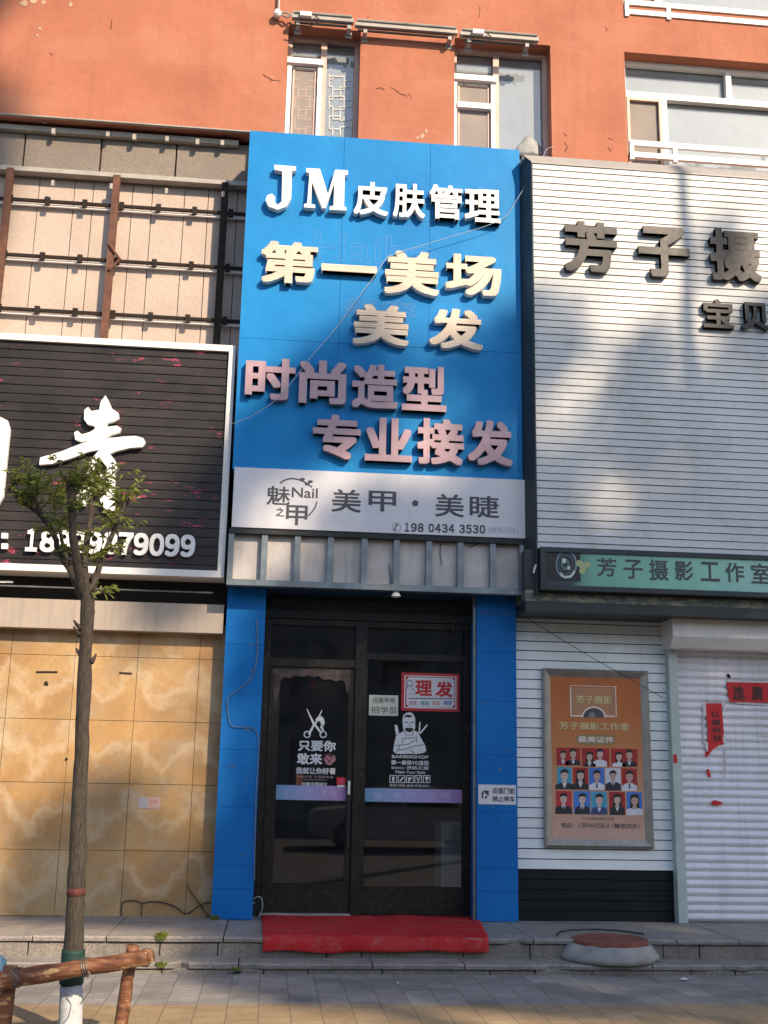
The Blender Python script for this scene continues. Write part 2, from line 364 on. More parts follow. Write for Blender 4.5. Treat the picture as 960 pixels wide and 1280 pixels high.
def leaf_mat(name, a, bb):
    m, t, b = new_mat(name); v = pos(t)
    oi = nz(t, v, 23, 2)
    t.links.new(ramp(t, oi, [(.3, a), (.7, bb)]), b.inputs['Base Color']); b.inputs['Roughness'].default_value = .5
    tl = nd(t, 'ShaderNodeBsdfTranslucent'); t.links.new(ramp(t, oi, [(.3, tuple(x * 1.3 for x in a)), (.7, tuple(x * 1.4 for x in bb))]), tl.inputs[0])
    mx = nd(t, 'ShaderNodeMixShader'); mx.inputs[0].default_value = .35
    t.links.new(b.outputs[0], mx.inputs[1]); t.links.new(tl.outputs[0], mx.inputs[2]); t.links.new(mx.outputs[0], t.nodes['Material Output'].inputs[0]); return m
M['leaf'] = leaf_mat('green_leaf', (.085, .135, .022), (.22, .235, .04))
M['street_leaf'] = leaf_mat('street_tree_leaf', (.03, .06, .012), (.06, .10, .02))
def log_mat():
    m, t, b = new_mat('peeled_red_log'); v = pos(t)
    c = ramp(t, nz(t, pos(t, (3, 14, 14)), 2.2, 6, .65), [(.32, (.06, .022, .011)), (.52, (.17, .062, .026)), (.68, (.30, .16, .075))])
    p = ramp(t, nz(t, pos(t, (5, 10, 10)), 1.5, 4), [(.58, (0, 0, 0)), (.62, (1, 1, 1))])
    c = mixc(t, p, c, (.42, .27, .12))
    t.links.new(c, b.inputs['Base Color']); b.inputs['Roughness'].default_value = .6; bump(t, b, nz(t, pos(t, (3, 18, 18)), 5, 4), .6, .006); return m
M['log'] = log_mat()
M['wire'] = mat('steel_tie_wire', (.16, .15, .14), .5, .2, 30, metal=.6)
M['black_cable'] = mat('black_cable', (.02, .02, .02), .6)
M['white_cable'] = mat('pale_string', (.36, .42, .46), .7)
M['frame_black'] = mat('worn_black_door_frame', (.013, .012, .010), .45, .45, 8, streak=.2, dirt=.55, dirtcol=(.085, .07, .05), spec=.3)
M['door_glass'] = glass('door_glass', (.66, .70, .70), 1.25, .045)
M['win_glass'] = glass('upper_window_glass', (.9, .92, .93), 2.0, .12)
M['upvc_pink'] = mat('faded_window_frame', (.58, .40, .32), .5, .1, 5)
M['upvc'] = mat('white_window_frame', (.80, .78, .75), .42, .05, 5)
M['curtain'] = mat('pale_roller_blind', (.40, .44, .46), .9, .05, 1.2, streak=.1)
M['screen'] = mat('grey_fly_screen', (.27, .235, .21), .8, .12, 3)
M['lattice'] = mat('white_lattice_film', (.66, .64, .60), .6, .05)
M['plastic_bag'] = mat('white_plastic_bag', (.24, .25, .255), .5, .25, 14)
M['peel'] = mat('peeled_paint', (.50, .34, .22), .9, .3, 20)
M['crack'] = mat('dark_crack', (.10, .03, .018), .9)
M['white_print'] = mat('white_vinyl_print', (.66, .69, .70), .6, .1, 30)
M['black'] = mat('black_print', (.012, .012, .014), .5)
M['red_print'] = mat('red_print', (.48, .018, .022), .45, .08, 10)
M['note_paper'] = mat('cream_note_paper', (.56, .60, .50), .7, .05, 6)
M['sign_white'] = mat('white_sign_face', (.64, .63, .66), .5, .05, 4)
M['pink_print'] = mat('pink_print', (.55, .10, .22)); M['green_print'] = mat('green_print', (.03, .30, .10)); M['orange_print'] = mat('orange_print', (.55, .22, .06)); M['blue_print'] = mat('blue_print', (.05, .07, .35))
M['red_paper'] = mat('red_couplet_paper', (.55, .02, .025), .7, .1, 12)
M['torn_paper'] = mat('torn_white_paper', (.66, .62, .60), .85, .1, 20)
M['pole'] = mat('grey_pole', (.22, .22, .22), .6)
M['asphalt'] = mat('asphalt', (.05, .05, .052), .9, .2, 2, grain=.4, bmp=.4, bscale=180)
M['shutter'] = mat('white_roller_shutter', (.74, .73, .76), .42, .12, 1.1, streak=.32, dirt=.16, dirtcol=(.34, .32, .30), bmp=.25, bscale=5)
M['post'] = mat('pale_green_post', (.46, .52, .48), .5, .08, 4, dirt=.1)
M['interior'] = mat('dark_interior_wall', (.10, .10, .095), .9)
M['cabinet'] = mat('grey_white_cabinet', (.5, .5, .47), .6)
M['alu'] = mat('dull_aluminium_frame', (.36, .33, .29), .42, .2, 6, streak=.3, dirt=.25, metal=.55, dirtcol=(.15, .12, .09))
M['gold'] = mat('gold_print', (.70, .55, .26), .4, .15, 30)
M['concrete_wall'] = mat('grey_render', (.25, .24, .225), .9, .1, 1)
def grad_mat(name, stops, x0, x1, rough=.35, axis=0, stain=0.0):
    m, t, b = new_mat(name); v = pos(t); s = nd(t, 'ShaderNodeSeparateXYZ'); t.links.new(v, s.inputs[0])
    f = mth(t, 'DIVIDE', mth(t, 'SUBTRACT', s.outputs[axis], x0), x1 - x0)
    c = ramp(t, f, stops)
    c = mixc(t, 1.0, c, ramp(t, nz(t, v, 5, 5), [(.3, (.85, .85, .85)), (.7, (1, 1, 1))]), 'MULTIPLY')
    t.links.new(c, b.inputs['Base Color']); b.inputs['Roughness'].default_value = rough; return m

G = 0.075          # pavement level
T2, T1 = 0.30, 0.155   # platform and lower step
# ------------------------------------------------------------------ ground
def paver_mat(name, c1, c2, mortar, bw, rh):
    m, t, b = new_mat(name)
    br = nd(t, 'ShaderNodeTexBrick'); br.inputs['Scale'].default_value = 1; br.inputs['Brick Width'].default_value = bw; br.inputs['Row Height'].default_value = rh
    br.inputs['Mortar Size'].default_value = .004; br.inputs['Mortar Smooth'].default_value = .3; br.inputs['Bias'].default_value = 0
    for k, c in zip(('Color1', 'Color2', 'Mortar'), (c1, c2, mortar)): br.inputs[k].default_value = (*c, 1)
    mp_ = nd(t, 'ShaderNodeMapping'); mp_.inputs['Rotation'].default_value = (0, 0, math.pi / 2); t.links.new(pos(t), mp_.inputs['Vector']); t.links.new(mp_.outputs[0], br.inputs['Vector'])
    c = mixc(t, ramp(t, nz(t, pos(t), 1.6, 7, .65), [(.4, (0, 0, 0)), (.7, (.75, .75, .75))]), br.outputs['Color'], tuple(x * .5 for x in c1))
    c = mixc(t, ramp(t, nz(t, pos(t), 14, 8, .75), [(.5, (0, 0, 0)), (.7, (.6, .6, .6))]), c, tuple(x * .45 for x in c1))
    c = mixc(t, ramp(t, nz(t, pos(t), 90, 3), [(.35, (.35, .35, .35)), (.6, (0, 0, 0))]), c, tuple(x * .5 for x in c2))
    t.links.new(c, b.inputs['Base Color']); b.inputs['Roughness'].default_value = .85
    bump(t, b, br.outputs['Fac'], -.5, .006); return m
M['paver'] = paver_mat('grey_paver', (.225, .215, .205), (.38, .355, .325), (.12, .112, .10), .20, .20)
M['paver_yellow'] = paver_mat('ochre_paver', (.33, .235, .13), (.41, .31, .18), (.13, .10, .075), .20, .20)
mb = MB(); mb.face([(-300, -300, -.08), (300, -300, -.08), (300, 300, -.08), (-300, 300, -.08)])
tag(obj('ground', mb, M['asphalt']), kind='structure')
yb = WZ(480, 1256, G).y
mb = MB(); mb.box(-30, 40, yb, .6, -.3, G); tag(obj('pavement', mb, M['paver']), kind='structure')
mb = MB(); mb.box(-30, 40, yb - .95, yb - .0005, -.3, G); tag(obj('yellow_paving_strip', mb, M['paver_yellow']), kind='structure')
mb = MB(); mb.box(-30, 40, -5.0, yb - .951, -.3, G); tag(obj('outer_pavement', mb, M['paver']), kind='structure')
mb = MB()
for k in range(70): mb.box(-30 + k + .004, -29 + k - .004, -5.16, -5.001, -.3, G + .01)
tag(obj('kerb', mb, M['step_stone']), kind='structure')

# ------------------------------------------------------------------ steps
st = thing('stone_steps', 'two worn granite steps running along the foot of the whole shopfront', 'steps', (1, -1.2, G))
def broken_row(y0, y1, z0, z1, lens, x0, x1, gap=.005, jit=.004, chips=()):
    m = MB(); x = x0; k = 0
    while x < x1:
        l = lens[k % len(lens)] * random.uniform(.85, 1.2); k += 1
        dy, dz = random.uniform(-jit, jit), random.uniform(-jit, jit)
        nx = max(2, int(l / .06)); front = [(x + gap + (l - 2 * gap) * i / nx) for i in range(nx + 1)]
        n0 = len(m.v)
        for fx in front:
            c = .010 * mnoise.noise(Vector((fx * 4.1, y0 * 3, 5))) + .006 * mnoise.noise(Vector((fx * 15, y0, 2)))
            for (cx, wd, dp) in chips:
                if abs(fx - cx) < wd: c += dp * (1 - (abs(fx - cx) / wd) ** 2) + .02 * mnoise.noise(Vector((fx * 20, 1, 1)))
            m.v += [(fx, y0 + dy + c, z0), (fx, y0 + dy + c - .006, z1 + dz - .012), (fx, y0 + dy + c + .006, z1 + dz), (fx, y1, z1 + dz), (fx, y1, z0)]
        for i in range(nx):
            a = n0 + 5 * i; b2 = a + 5
            for q in range(4): m.f.append((a + q, b2 + q, b2 + q + 1, a + q + 1)); m.m.append(0)
        m.f.append(tuple(n0 + q for q in range(5))[::-1]); m.m.append(0)
        e = n0 + 5 * nx; m.f.append(tuple(e + q for q in range(5))); m.m.append(0)
        x += l
    return m
YP, YL = -1.06, -1.36
chipX = WZ(640, 1172, T2).x
obj('upper_tread', broken_row(YP - .012, .40, T2 - .035, T2, [.85, 1.1, .6], -6, 9, chips=((chipX + .02, .07, .05),)), M['step_stone'], st)
obj('riser', broken_row(YP + .02, YP + .3, T1 - .1, T2 - .037, [.52, .95, .31, .7], -6, 9, jit=.003), M['riser_stone'], st)
c1 = WZ(900, 1206, T1).x
obj('lower_tread', broken_row(YL, YP + .08, T1 - .04, T1, [1.0, .8, 1.3], -6, 9, chips=((WZ(310, 1203, T1).x, .09, .035), (WZ(225, 1203, T1).x, .05, .08), (c1, .13, .03), (WZ(940, 1203, T1).x, .1, .05), (WZ(690, 1203, T1).x, .12, .03))), M['step_stone'], st)
obj('lower_riser', broken_row(YL + .025, YL + .25, G - .1, T1 - .042, [.5, .7, .3], -6, 9), M['riser_stone'], st)

# ------------------------------------------------------------------ upper building
YO = .15
bld = thing('apartment_building', 'peeling orange rendered upper storeys of apartment building with white framed windows', 'building', (1, YO, 7.7))
def wall_open(mb, x0, x1, z0, z1, y0, y1, ops):
    xs = sorted({x0, x1, *[o[0] for o in ops], *[o[1] for o in ops]}); zs = sorted({z0, z1, *[o[2] for o in ops], *[o[3] for o in ops]})
    for a, b in zip(xs, xs[1:]):
        for c, d in zip(zs, zs[1:]):
            mx, mz = (a + b) / 2, (c + d) / 2
            if any(o[0] < mx < o[1] and o[2] < mz < o[3] for o in ops): continue
            mb.face([(a, y0, c), (b, y0, c), (b, y0, d), (a, y0, d)])
    for (a, b, c, d) in ops:
        mb.face([(a, y0, c), (a, y1, c), (a, y1, d), (a, y0, d)]); mb.face([(b, y0, c), (b, y0, d), (b, y1, d), (b, y1, c)])
        mb.face([(a, y0, d), (a, y1, d), (b, y1, d), (b, y0, d)]); mb.face([(a, y0, c), (b, y0, c), (b, y1, c), (a, y1, c)])
    mb.face([(x0, y0, z0), (x1, y0, z0), (x1, y1, z0), (x0, y1, z0)]); mb.face([(x0, y0, z0), (x0, y1, z0), (x0, y1, z1), (x0, y0, z1)]); mb.face([(x1, y0, z0), (x1, y0, z1), (x1, y1, z1), (x1, y1, z0)])
zcor = W(150, 152, YO).z
zsill = W(450, 215, YO).z
w1 = (W(358, 100, YO).x, W(449.5, 100, YO).x, zsill, W(400, 34.5, YO).z)
w2 = (W(568, 100, YO).x, W(688.5, 100, YO).x, zsill, W(630, 52, YO).z)
w3 = (W(782.5, 130, YO).x, W(782.5, 130, YO).x + 3.4, W(870, 212, YO).z, W(870, 72, YO).z)
w4 = (w3[0], w3[1], W(870, 13, YO).z, W(870, 13, YO).z + 2.0)
xsl = W(312, 165, YO).x + .08
mb = MB(); wall_open(mb, xsl, 12, zsill - .3, 13.5, YO, YO + .3, [w1, w2, w3, w4]); wall_open(mb, -8, xsl, zcor, 13.5, YO, YO + .3, []); obj('wall', mb, M['orange'], bld)
mb = MB(); mb.box(-8, 12, .9, 9, 3.35, 13.6); obj('building_core', mb, M['void'], bld)
mb = MB(); mb.box(-8, xsl, YO - .008, YO + .03, zcor - .014, zcor - .001); obj('cornice_edge', mb, M['grey_ledge'], bld)
mb = MB()      # peeled and cracked spots
def splat(mb, px, py, r, n=9, mi=0, sx=1, Y=YO - .004):
    mb.pxpoly([(px + sx * r * random.uniform(.35, 1) * math.cos(6.283 * k / n), py + r * random.uniform(.35, 1) * math.sin(6.283 * k / n)) for k in range(n)], Y, Y + .003, mi)
for px, py, r, sx in ((30, 4, 5, 1.6), (42, 2, 4, 1.3), (55, 3, 4, 1), (88, 5, 5, .8), (50, 36, 4, .7), (47, 44, 3, .8), (528, 170, 5, 1), (533, 164, 4, .6), (522, 172, 3, 1), (340, 96, 2, 2)): splat(mb, px, py, r, sx=sx)
obj('peeled_patch', mb, M['peel'], bld)
mb = MB()
def crack(mb, pts, wd=.008, Y=YO - .003):
    for (a, b), (c, d) in zip(pts, pts[1:]):
        n = 4; q = [(a + (c - a) * k / n + (random.uniform(-.7, .7) if 0 < k < n else 0), b + (d - b) * k / n + (random.uniform(-.7, .7) if 0 < k < n else 0)) for k in range(n + 1)]
        for (e, f), (g, h) in zip(q, q[1:]): mb.line(e, f, g, h, wd * random.uniform(.5, 1.3), Y)
        if random.random() < .5: mb.line(c, d, c + random.uniform(-4, 4), d + random.uniform(1, 4), wd * .5, Y - .0005)
for pts in (((470, 111), (476, 109), (480, 112)), ((488, 109), (494, 112), (500, 117), (508, 119)), ((510, 117), (515, 121)), ((62, 66), (66, 69)), ((328, 92), (338, 99), (350, 101)), ((705, 166), (709, 170)), ((706, 178), (710, 184), (706, 190)), ((760, 172), (764, 174)), ((760, 184), (764, 188)), ((757, 34), (759, 38)), ((600, 8), (599, 22)), ((140, 24), (139, 36)), ((460, 20), (459, 30))): crack(mb, pts)
obj('crack', mb, M['crack'], bld)

YG = YO + .16     # window plane
def bar(mb, px0, py0, px1, py1, y0, y1, mi=0):
    x0, x1, z0, z1 = RC(px0, py0, px1, py1, y0); mb.box(x0, x1, y0, y1, z0, z1, mi)
def vbar(mb, px, py, wpx, z0, z1, y0, y1, mi=0):
    a, b = W(px - wpx / 2, py, y0).x, W(px + wpx / 2, py, y0).x; mb.box(a, b, y0, y1, z0, z1, mi)
def hbar(mb, px, py, hpx, x0, x1, y0, y1, mi=0):
    a, b = W(px, py + hpx / 2, y0).z, W(px, py - hpx / 2, y0).z; mb.box(x0, x1, y0, y1, a, b, mi)
def small_window(o, mull, trans, bars2, name_lattice):
    x0, x1, z0, z1 = o
    f = MB(); y = YG
    mx = W(mull, 100, y).x; mw = .032
    f.box(x0, x0 + .05, y, y + .06, z0, z1); f.box(x1 - .05, x1, y, y + .06, z0, z1); f.box(x0 + .05, x1 - .05, y, y + .06, z1 - .05, z1); f.box(x0 + .05, x1 - .05, y, y + .06, z0, z0 + .05)
    f.box(mx - mw, mx + mw, y - .004, y + .06, z0 + .05, z1 - .05)
    fo = obj('window', f, M['upvc_pink'], bld)
    zt = W(mull - 20, trans, y).z
    s = MB(); s.box(x0 + .0, mx - mw + .03, y - .06, y + .02, zt - .035, zt + .03)
    s.box(x0 + .004, x0 + .052, y - .03, y + .03, z0, zt - .036); s.box(mx - mw - .03, mx - mw + .016, y - .03, y + .03, z0, zt - .036)
    for b2 in bars2: zb = W(mull - 20, b2, y).z; s.box(x0 + .053, mx - mw - .031, y - .05, y + .02, zb - .035, zb + .03)
    obj('sash', s, M['upvc'], fo)
    g = MB(); g.face([(x0 + .02, y + .064, z0 + .02), (x1 - .02, y + .064, z0 + .02), (x1 - .02, y + .064, z1 - .02), (x0 + .02, y + .064, z1 - .02)]); obj('pane', g, M['win_glass'], fo)
    c = MB(); c.box(x0, x1, y + .072, y + .08, z0, z1); obj('blind', c, M['curtain'], fo)
    c = MB(); c.box(x0 + .07, mx - mw - .045, y + .012, y + .016, z0 + .02, zt - .07); obj('fly_screen', c, M['screen'], fo)
    c = MB(); xa, xb = x0 + .085, mx - mw - .062
    c.box(xa - .02, xa, y + .002, y + .011, z0 + .02, zt - .08); c.box(xb, xb + .02, y + .002, y + .011, z0 + .02, zt - .08); c.box(xa - .02, xb + .02, y + .002, y + .011, zt - .079, zt - .06)
    obj('screen_frame', c, M['upvc_pink'], fo)
    return fo, x0, x1, z0, z1, mx, zt
fo, x0, x1, z0, z1, mx, zt = small_window(w1, 404, 80, [], True)
mb = MB()
LAT = ((508, 520, 508, 620), (508, 710, 508, 820), (508, 890, 508, 1003), (540, 520, 540, 562), (540, 625, 540, 740), (540, 800, 540, 915), (540, 985, 540, 1060), (605, 630, 605, 720), (605, 805, 605, 925), (605, 985, 605, 1060), (640, 535, 640, 655), (640, 712, 640, 832), (640, 895, 640, 928), (705, 560, 705, 660), (705, 715, 705, 835), (705, 895, 705, 1010),
       (508, 535, 640, 535), (508, 560, 545, 560), (640, 572, 705, 572), (505, 625, 540, 625), (605, 630, 700, 630), (540, 652, 640, 652), (508, 712, 640, 712), (508, 740, 545, 740), (605, 743, 710, 743), (508, 800, 540, 800), (605, 805, 710, 805), (540, 830, 640, 830), (505, 888, 600, 888), (540, 915, 600, 915), (600, 925, 710, 925), (600, 985, 700, 985), (505, 1003, 600, 1003))
def lattice(dx, y, y0, wd):
    mb = MB()
    for a, b, c, d in LAT:
        if b >= y0: mb.line(340 + (a + dx) / 7.11, 20 + b / 7.11, 340 + (c + dx) / 7.11, 20 + d / 7.11, wd, y)
    return mb
obj('lattice_film', lattice(0, YG + .06, 0, .010), M['lattice'], fo)
obj('lattice_film', lattice(-305, YG + .010, 540, .007), M['upvc_pink'], fo)
fo, x0, x1, z0, z1, mx, zt = small_window(w2, 620, 101, [135], False)
bag = MB()   # plastic bag lying against the glass
cx, cz = W(660, 195, YG + .1).x, W(660, 195, YG + .1).z
for a in range(10):
    for b in range(6): pass
bag.lathe((cx, YG + .034, cz - .05), [(.14, 0), (.15, .06), (.13, .12), (.09, .18), (.04, .24), (.012, .27)], 14)
bag.v = [(a + .012 * mnoise.noise(Vector((a * 20, b * 20, c * 20))), YG + .034 + (b - YG - .034) * .13, c + .02 * mnoise.noise(Vector((c * 14, a * 14, 3)))) for a, b, c in bag.v]
obj('plastic_bag', bag, M['plastic_bag'], fo, True)
# wide windows on the right
def wide_window(o, zref=True):
    x0, x1, z0, z1 = o; y = YG - .02; H = z1 - z0
    zt = W(870, 124, y).z if zref else z0 + H * .62
    f = MB()
    f.box(x0, x0 + .05, y, y + .07, z0, z1); f.box(x1 - .05, x1, y, y + .07, z0, z1); f.box(x0 + .05, x1 - .05, y, y + .07, z1 - .05, z1); f.box(x0 + .05, x1 - .05, y, y + .07, z0, z0 + .05)
    f.box(x0 + .05, x1 - .05, y - .004, y + .07, zt - .035, zt + .035)
    xm = W(911, 110, y).x; xl = W(831, 150, y).x
    f.box(xm - .03, xm + .03, y - .003, y + .07, zt + .035, z1 - .05); f.box(xl - .03, xl + .03, y - .003, y + .07, z0 + .05, zt - .035)
    f.box(xm + 1.2, xm + 1.26, y - .003, y + .07, z0 + .05, zt - .035)
    fo = obj('window', f, M['upvc'], bld)
    g = MB(); g.face([(x0 + .02, y + .075, z0 + .02), (x1 - .02, y + .075, z0 + .02), (x1 - .02, y + .075, z1 - .02), (x0 + .02, y + .075, z1 - .02)]); obj('pane', g, M['win_glass'], fo)
    c = MB(); c.box(x0, x1, y + .083, y + .09, z0, z1); obj('blind', c, M['curtain'], fo)
    c = MB(); c.box(x0 + .09, xl - .07, y + .03, y + .034, z0 + .06, zt - .08); obj('fly_screen', c, M['screen'], fo)
    c = MB(); c.box(x0 + .055, x0 + .085, y - .01, y + .028, z0 + .06, zt - .04); c.box(xl - .065, xl - .034, y - .01, y + .028, z0 + .06, zt - .04); c.box(x0 + .086, xl - .066, y - .01, y + .028, zt - .075, zt - .042)
    obj('sash', c, M['upvc_pink'], fo)
    # guard rail in front of the window, fixed to it
    r = MB(); yr = YO - .02
    zr = W(860, 183, yr).z if zref else z0 + .02; zr2 = W(860, 197.5, yr).z if zref else z0 - .1
    r.box(x0 + .02, x1, yr, yr + .04, zr - .03, zr + .03); r.box(x0 + .02, x1, yr, yr + .04, zr2 - .03, zr2 + .03)
    for xa in (x0 + .02, x0 + .5, x0 + 1.75, x0 + 2.6):
        r.box(xa, xa + .045, yr - .002, yr + .038, zr2 - .06, zr + .028)
    obj('guard_rail', r, M['upvc'], fo)
    return fo
wide_window(w3); wide_window(w4, False)

# light fittings along the orange wall
fit = [((365, 18), (443, 29)), ((444, 30), (573, 41)), ((575, 42), (674, 50))]
for k, ((a, b), (c, d)) in enumerate(fit):
    pa, pb = W(a, b, YO - .13), W(c, d, YO - .13)
    t = thing('linear_light', ['long tubular facade light with wiring at its left end above the left narrow window', 'middle length of tubular facade light between the two narrow windows', 'right hand length of tubular facade light above the right narrow window'][k], 'light fitting', (pa.x, YO, pa.z), 'tubular lights fixed along the orange wall')
    z = (pa.z + pb.z) / 2
    m = MB(); m.box(pa.x, pb.x - .01, YO - .15, YO - .09, z - .022, z + .022); obj('housing', m, M['grey_ledge'], t)
    m = MB(); m.tube([(pa.x + .02, YO - .155, z + .035), (pb.x - .03, YO - .155, z + .035)], .014); obj('tube', m, M['conc'], t)
    m = MB(); m.tube([(pa.x + .03, YO - .1, z - .05), (pb.x - .05, YO - .1, z - .05)], .013); obj('conduit', m, M['dark_steel'], t)
    for q in ((.1, .92) if k < 2 else (.12, .85)):
        xx = pa.x + (pb.x - pa.x) * q; m = MB(); m.box(xx - .02, xx + .02, YO - .12, YO, z - .085, z - .03); m.box(xx - .035, xx + .035, YO - .006, YO, z - .12, z - .05); obj('bracket', m, M['grey_ledge'], t)
    if k != 1:
        xx = pa.x + (pb.x - pa.x) * .22; m = MB(); m.box(xx - .06, xx + .06, YO - .19, YO - .152, z - .02, z + .03); obj('driver_box', m, M['upvc'], t)
        m = MB(); m.tube([(xx + .1, YO - .17, z), (xx + .16, YO - .17, z - .06), (xx + .05, YO - .15, z - .12), (xx - .15, YO - .13, z - .1)], .008); obj('cable', m, M['black_cable'], t)
pa = W(350, 0, YO - .05); pb = W(348, 18, YO - .05)
t = thing('drop_conduit', 'thin pale vertical conduit with white round junction box beside the left narrow window', 'conduit', (pb.x, YO, pb.z))
m = MB(); m.tube([(pb.x, YO - .05, pb.z), (pb.x, YO - .05, pb.z + 2.0)], .013); obj('pipe', m, M['grey_ledge'], t)
m = MB(); m.lathe((pb.x - .01, YO - .06, pb.z - .04), [(.03, 0), (.045, .02), (.045, .06), (.03, .08)], 14); obj('junction_box', m, M['upvc'], t)
m = MB(); m.tube([(pb.x, YO - .06, pb.z), (pb.x + .1, YO - .08, pb.z - .05), (pb.x + .18, YO - .1, pb.z + .02), (pb.x + .26, YO - .12, pb.z - .03)], .012); m.tube([(pb.x, YO - .06, pb.z), (pb.x + .09, YO - .08, pb.z + .01), (pb.x + .2, YO - .1, pb.z - .07)], .01); obj('cable', m, M['grey_ledge'], t)

# ------------------------------------------------------------------ left upper granite wall with steel grid
YGW = .40
xs = W(300, 300, YGW).x + .3
gw = thing('granite_wall', 'granite clad wall strip behind the rusty steel grid on the left', 'wall', (-2, YGW, 5.5))
z_led = W(150, 226, YGW - .06).z
zt_ = W(150, 170, YGW - .1).z
m = MB()
cuts = [-8] + [-8 + 1.6 * k for k in range(1, 4)] + [W(29, 200, YGW - .06).x, W(125, 205, YGW - .06).x, W(219, 215, YGW - .06).x, xs]
for a, b in zip(cuts, cuts[1:]): m.box(a + .009, b - .009, YGW - .06 + random.uniform(0, .006), YGW + .0, z_led + .03, zt_ + .02)
obj('dark_granite_panel', m, M['granite'], gw)
m = MB(); m.box(-8, xs, YGW - .02, YGW + .25, 3.4, zcor + .2); obj('backing', m, M['void'], gw)
m = MB(); pcut = [-8 + .33 * k for k in range(14)]
vx = [W(q, 330, YGW).x for q in (6, 41, 86, 110, 160, 185, 226, 256)]
pcut = [p for p in pcut if p < vx[0] - .1] + vx + [vx[-1] + .3, xs]
zz = [4.6, W(150, 395, YGW).z - .03, W(150, 325, YGW).z - .03, W(150, 258, YGW).z - .03, z_led]
for c, d in zip(zz, zz[1:]):
    for a, b in zip(pcut, pcut[1:]):
        m.box(a + .004, b - .004, YGW - .045 + random.uniform(0, .005), YGW - .021, c + .003, d - .003)
obj('pink_granite_panel', m, M['pink_granite'], gw)
m = MB(); m.box(-8, xs, YGW - .17, YGW - .062, z_led - .02, z_led + .028); obj('ledge', m, M['grey_ledge'], gw)
m = MB(); m.box(-8, W(298, 184, YGW - .12).x, YGW - .13, YGW - .062, zt_ - .025, zt_ + .03); obj('top_rail', m, M['grey_ledge'], gw)
for px, py in ((67, 165), (135, 168), (168, 172), (209, 174), (247, 178), (278, 179), (56, 150)):
    p = W(px, py, YGW - .15); m = MB(); m.box(p.x - .018, p.x + .018, YGW - .17, YGW - .131, p.z - .03, p.z + .03); obj('clip', m, M['grey_ledge'], gw)
for px, py in ((66, 229), (139, 233), (208, 239), (279, 243)):
    p = W(px, py, YGW - .19); m = MB(); m.box(p.x - .014, p.x + .014, YGW - .20, YGW - .171, p.z - .03, p.z + .03); obj('clip', m, M['grey_ledge'], gw)
YF = YGW - .13
sg = thing('steel_grid', 'rusty steel post and rail grid left bare over pale granite at upper left', 'metal frame', (-2, YF, 5.0))
for k, (px, wpx) in enumerate(((3, 8), (139, 10), (277, 8))):
    xx = W(px, 320, YF).x; m = MB(); m.box(xx - .035, xx + .035, YF - .05, YF, 5.0, z_led + .0); obj('post', m, M['rust'] if k < 2 else M['dark_rail'], sg)
m = MB(); m.box(-6.5, -6.43, YF - .05, YF, 5.0, z_led); obj('post', m, M['rust'], sg)
for py0 in (256, 325, 392):
    z = W(139, py0, YF).z
    m = MB(); m.box(-8, xs - .25, YF + .002, YF + .03, z - .016, z + .014)
    obj('rail', m, M['dark_rail'], sg)
    m = MB(); m.box(-8, xs - .25, YF + .031, YF + .055, z - .046, z - .027); obj('lit_gap_strip', m, M['upvc'], sg)  # white strip stands in for the sunlit panel gap under the rail
    x = -6.2
    while x < xs - .4:
        m = MB(); m.box(x, x + .05, YF - .022, YF + .0, z - .055, z + .03); obj('bolt_clip', m, M['dark_rail'], sg); x += .37
a, b = W(136, 305, YF - .05), W(150, 325, YF - .05)
m = MB(); m.tube([(a.x, YF - .06, a.z), (b.x, YF - .06, b.z)], .016, 6); m.tube([(b.x, YF - .06, b.z), (b.x - .1, YF - .06, b.z - .12)], .016, 6); obj('brace', m, M['rust'], sg)

# ------------------------------------------------------------------ slatted sheets
def slats(x0, x1, z0, z1, y, pitch, lip=.008, gap=.01):
    """horizontal cladding boards: each face leans out a little to a lip above a groove"""
    f, g = MB(), MB(); z = z1
    while z > z0 + .005:
        zb = max(z - pitch + gap, z0)
        nx = max(2, int((x1 - x0) / .35)); n = len(f.v); ph = random.uniform(0, 99)
        for i in range(nx + 1):
            x = x0 + (x1 - x0) * i / nx; wv = .0022 * mnoise.noise(Vector((x * 1.3, ph, 0))); wz = .0018 * mnoise.noise(Vector((x * .8, ph, 5)))
            f.v += [(x, y + wv * .4, z), (x, y - lip + wv, zb + wz), (x, y + .012, zb + wz)]
        for i in range(nx):
            a = n + 3 * i; f.f += [(a + 1, a + 4, a + 3, a), (a + 2, a + 5, a + 4, a + 1)]; f.m += [0, 0]
        z -= pitch
    g.box(x0, x1, y + .013, y + .03, z0, z1)
    return f, g

# ------------------------------------------------------------------ black shop sign, left
YB = -.15
xr = (W(295, 432, YB).x + W(279.5, 725, YB).x) / 2; zt2 = W(295, 432, YB).z; zb2 = W(278, 722, YB).z
bs = thing('shop_sign', 'black slatted shop sign with white frame and big white brush character', 'sign', (xr - 2.5, YB, zb2))
FT = .062
m = MB(); m.box(-6, xr, YB, YGW - .2, zt2 - FT, zt2); m.box(-6, xr, YB, YGW - .2, zb2, zb2 + FT); m.box(xr - FT, xr, YB, YGW - .2, zb2 + FT, zt2 - FT); m.box(-6, -6 + FT, YB, YGW - .2, zb2 + FT, zt2 - FT)
obj('frame', m, M['white_paint'], bs)
f, g = slats(-6 + FT, xr - FT, zb2 + FT, zt2 - FT, YB + .035, .0875, .006, .008)
bo = obj('board', f, M['black_siding'], bs); obj('board_joint', g, M['grey_ledge'], bo)
Yc = YB - .03
def zq(pts, ox=0, oy=480, s=3.43): return [(ox + a / s, oy + b / s) for a, b in pts]
m = MB()
